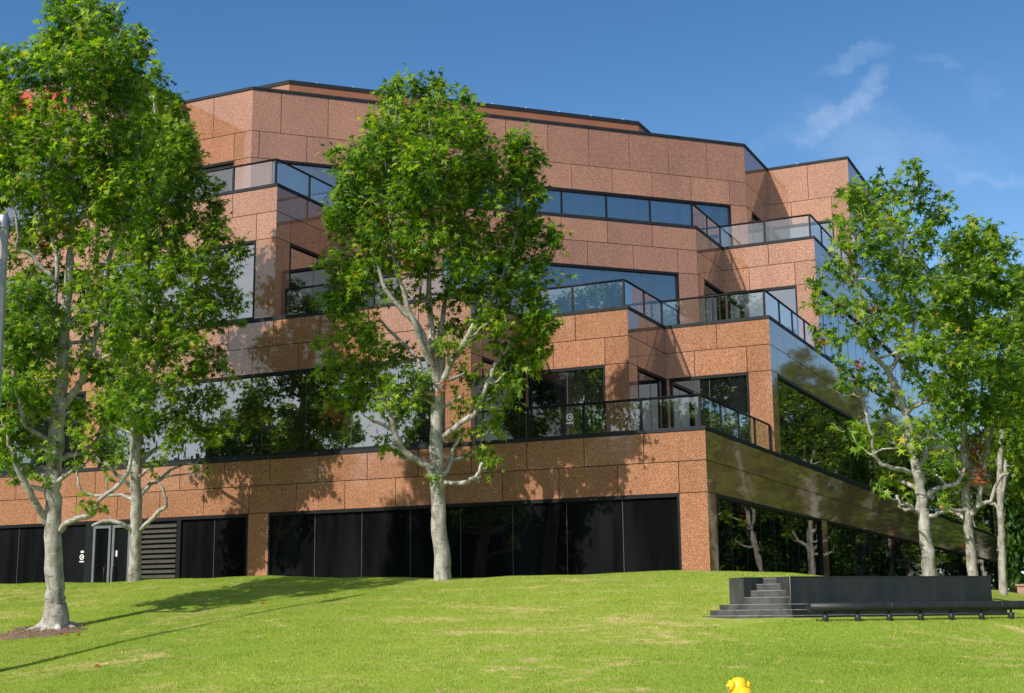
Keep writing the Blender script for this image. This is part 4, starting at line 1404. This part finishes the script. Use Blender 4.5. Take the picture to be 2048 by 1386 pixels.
# pipe on short posts in front
root = empty('pipe_rail', (*sg(1.9, .8), SB-.1))
tag(root, 'thick black pipe on short round posts in front of the stone fountain', 'pipe rail')
zp = 1.598
pu0, pu1 = 1.105, 9.3
mb = MB()
mb.tube([(*sg(u, .72), zp) for u in np.linspace(pu0, pu1, 8)], .071, 18)
po = mb.build('pipe', M['black'], root)
mb = MB()
for u in (2.55, 4.6, 6.7):
    mb.tube([(*sg(u-.02, .72), zp), (*sg(u+.02, .72), zp)], .0725, 18)
mb.build('pipe_collar', M['black'], po)
for k in range(13):
    u = 1.383+k*.567
    mb = MB()
    q = sg(u, .72)
    gz = float(ground(q[0], q[1]))
    mb.lathe((q[0], q[1], gz-.05), (0, 0, 1), [(0, .047), (.140, .047), (.155, .034), (.160, .019), (zp-gz, .019)], 12)
    mb.build('pipe_post', M['black'], root)

# ------------------------------------------------------------------ hydrant
hx, hy = at_Y(1477, 1354, 14.3)[:2]
hz = at_Y(1477, 1354, 14.3)[2]
root = empty('fire_hydrant', (hx, hy, float(ground(hx, hy))))
tag(root, 'yellow fire hydrant with chained caps at the bottom edge of the lawn', 'fire hydrant')
g0 = float(ground(hx, hy))-.03
mb = MB()
H = hz-g0
mb.lathe((hx, hy, g0), (0, 0, 1), [(0, .125), (.03, .125), (.031, .08), (H-.40, .072), (H-.36, .078), (H-.30, .092), (H-.12, .092), (H-.10, .088), (H-.03, .078), (H-.008, .05), (H, .002)], 24)
bd = mb.build('barrel', M['yellow'], root)
rt, tw_ = np.array([_r0[0], _r0[1], 0]), -np.array([_f[0], _f[1], 0])/math.cos(PIT)
c = np.array([hx, hy, hz])
def nozzle(dirv, off, r, ln, zc):
    mb = MB()
    dirv = dirv/np.linalg.norm(dirv)
    st = c+np.array([0, 0, zc])+off
    mb.lathe(st, dirv, [(0, r*.95), (ln*.55, r*.95), (ln*.56, r*1.12), (ln*.90, r*1.08), (ln, r*.9), (ln+.004, r*.25), (ln+.03, r*.25), (ln+.031, .001)], 18)
    mb.build('nozzle_cap', M['yellow'], root)
nozzle(-rt+tw_*.30, np.zeros(3), .052, .115, -.085)
nozzle(rt*1.0-tw_*.15, np.zeros(3), .042, .115, -.085)
nozzle(tw_+rt*.45, np.zeros(3), .078, .15, -.185)
mb = MB()
p0 = c-rt*.125+np.array([0, 0, -.11])+tw_*.05
for k in range(9):
    q = p0+np.array([0, 0, -.022*k])+rt*.006*math.sin(k*1.3)+rt*.003*k
    a_ = 0 if k % 2 else math.pi/2
    e1 = rt*math.cos(a_)+tw_*math.sin(a_)
    ring = [q+e1*.007*math.cos(t_)+np.array([0, 0, .014])*math.sin(t_) for t_ in np.linspace(0, 2*math.pi, 9)]
    mb.tube(ring, .0026, 5, False)
mb.build('chain', M['chainm'], root)

# ------------------------------------------------------------------ lamp post
px_, py_ = -18.42, 17.52
pb = float(ground(px_, py_))
root = empty('lamp_post', (px_, py_, pb))
tag(root, 'grey aggregate concrete lamp post with metal cap cut by the left edge', 'lamp post')
top = np.array([at_Y(6, 455, py_)[0], py_, at_Y(6, 455, py_)[2]])
mb = MB()
mb.tube([(px_, py_, pb-.3), (top[0], top[1], top[2]+.0)], [.17, .10], 8, True, 0, False)
mb.build('post', M['aggregate'], root)
mb = MB()
mb.lathe(top, (0, 0, 1), [(-.02, .106), (.015, .108), (.018, .10), (.19, .096), (.23, .08), (.26, .045), (.275, .0)], 16)
mb.build('post_cap', M['zinc'], root)
mb = MB()
q = top+np.array([0, 0, .11])
dl = np.array([-.12, -.99, 0])
mb.tube([q, q+dl*.5+np.array([0, 0, .04]), q+dl*1.4+np.array([0, 0, .10])], [.035, .032, .03], 10)
arm = mb.build('lamp_arm', M['zinc'], root)
mb = MB()
e_ = q+dl*1.4+np.array([0, 0, .10])
mb.lathe(e_-np.array([0, 0, .12]), (0, 0, 1), [(0, .05), (.02, .26), (.14, .26), (.20, .12), (.22, .0)], 20)
mb.build('lamp_head', M['zinc'], arm)

# ------------------------------------------------------------------ mulch ring and fallen leaves
bx, by = at_Y(110, 1235, 22.6)[:2]
Rm = np.random.default_rng(3)
mb = MB()
rings = 7
nseg = 40
idx = []
cx0, cy0 = bx-.05, by-.35
vs = []
for r_ in range(rings+1):
    for k in range(nseg):
        a_ = 2*math.pi*k/nseg
        e_ = (.98+.12*math.sin(a_*3+1)+.06*math.sin(a_*7))*r_/rings
        x, y = cx0+math.cos(a_)*e_, cy0+math.sin(a_)*e_*.85
        z = float(ground(x, y))+.05*(1-(r_/rings)**3)+.012+Rm.uniform(-.008, .012)*(r_ < rings)-.03*(r_ == rings)
        vs.append((x, y, z))
mb.v = vs
for r_ in range(rings):
    for k in range(nseg):
        k2 = (k+1) % nseg
        mb.f.append((r_*nseg+k, (r_+1)*nseg+k, (r_+1)*nseg+k2, r_*nseg+k2))
        mb.mi.append(0)
        mb.sm.append(True)
mo = mb.build('mulch', M['mulch'])
tag(mo, 'brown bark mulch spread round the base of the big left tree', 'mulch', kind='stuff')
# wood chips on it
nchip = 1500
ang = Rm.uniform(0, 2*math.pi, nchip)
rr_ = np.sqrt(Rm.uniform(0, 1, nchip))
X = cx0+np.cos(ang)*1.02*rr_
Y = cy0+np.sin(ang)*.86*rr_
Z = ground(X, Y)+.055*(1-rr_**3)+.02
T = Rm.normal(size=(nchip, 3))*[1, 1, .25]
Nn = np.array([0, 0, 1.0])+Rm.normal(size=(nchip, 3))*.3
cm = leaves_mesh('mulch_chips', np.stack([X, Y, Z], -1), T, Nn, Rm.uniform(.02, .06, nchip), SV*np.array([.5, 1, 1]), SF)
M['chips'] = leaf_mat('chips', [(0, (.08, .05, .03)), (.5, (.24, .15, .095)), (1, (.48, .37, .27))], .05)
tag(link('bark_chips', cm, M['chips']), 'loose bark chips lying on the mulch at the big left tree', 'bark chips', kind='stuff')
def lawn_hit(x, y):
    d = ray(x, y)
    for k in np.arange(12, 40, .02):
        q = d*(k/d[1])
        if q[2]+CZ < ground(q[0], q[1]):
            return np.array([q[0], q[1], q[2]+CZ])
    return None
spots = [((126, 1272), 'alone on grass just below the mulch'), ((161, 1274), 'on grass right of the one below the mulch'), ((189, 1338), 'near the bottom of the lawn below the post shadow'), ((84, 1350), 'under the dark post shadow at far left'),
         ((522, 1211), 'just above the far end of the post shadow'), ((420, 1241), 'just under the middle of the post shadow'), ((2040, 1180), 'on the bank right of the fountain')]
for (x, y), lab in spots:
    p = lawn_hit(x, y)
    if p is None:
        continue
    mb_ = leaves_mesh('fallen_leaf', np.array([[0, 0, .05]]), np.array([[1., .4, .2]]), np.array([[.2, -.5, 1.]]), np.array([.085]))
    o = link('fallen_leaf', mb_, M['dead'])
    o.location = p
    o.rotation_euler = (0, 0, x)
    tag(o, 'dry orange leaf fallen '+lab, 'fallen leaf', 'fallen leaves on the lawn')

# ------------------------------------------------------------------ grass
Rg = np.random.default_rng(17)
def scatter(n, x0, x1, y0, y1):
    X = Rg.uniform(x0, x1, n)
    Y = Rg.uniform(y0, y1, n)
    P = np.stack([X, Y, ground(X, Y)], -1)
    v = P-[0, 0, CZ]
    d = v @ _f
    sx = 1024+FPX*(v @ _r)/d
    sy = 693-FPX*(v @ _u)/d
    keep = (sx > -260) & (sx < 2300) & (sy < 1450)
    s_ = (X-SG0[0])*SGN[0]+(Y-SG0[1])*SGN[1]
    u_ = (X-SG0[0])*SGU[0]+(Y-SG0[1])*SGU[1]
    keep &= ~((s_ < .52) & (s_ > -1.0) & (u_ > -.2) & (u_ < SL+.25))
    keep &= ~(((X-cx0)/1.0)**2+((Y-cy0)/.86)**2 < 1)
    return P[keep]
P = scatter(1400000, -34, .5, 13.6, 31.2)
n = len(P)
print('grass blades', n)
lean = Rg.normal(size=(n, 3))*[.55, .55, 0]+[0, 0, 1]
wd = Rg.normal(size=(n, 3))*[1, 1, 0]
wd /= np.linalg.norm(wd, axis=1, keepdims=True)
hgt = Rg.uniform(.014, .036, (n, 1))
clump = .75+.5*(np.sin(P[:, 0:1]*2.3+np.sin(P[:, 1:2]*1.9))*np.sin(P[:, 1:2]*2.9))**2
hgt = hgt*clump
wid = .0055
Vb = np.stack([P-wd*wid-[0, 0, .01], P+wd*wid-[0, 0, .01], P+lean*hgt], 1).reshape(-1, 3)
Fb = np.arange(n*3).reshape(-1, 3)
tag(link('grass', tri_mesh('grass', Vb, Fb), M['blade']), 'short green lawn grass with dry straw patches', 'grass', kind='stuff')
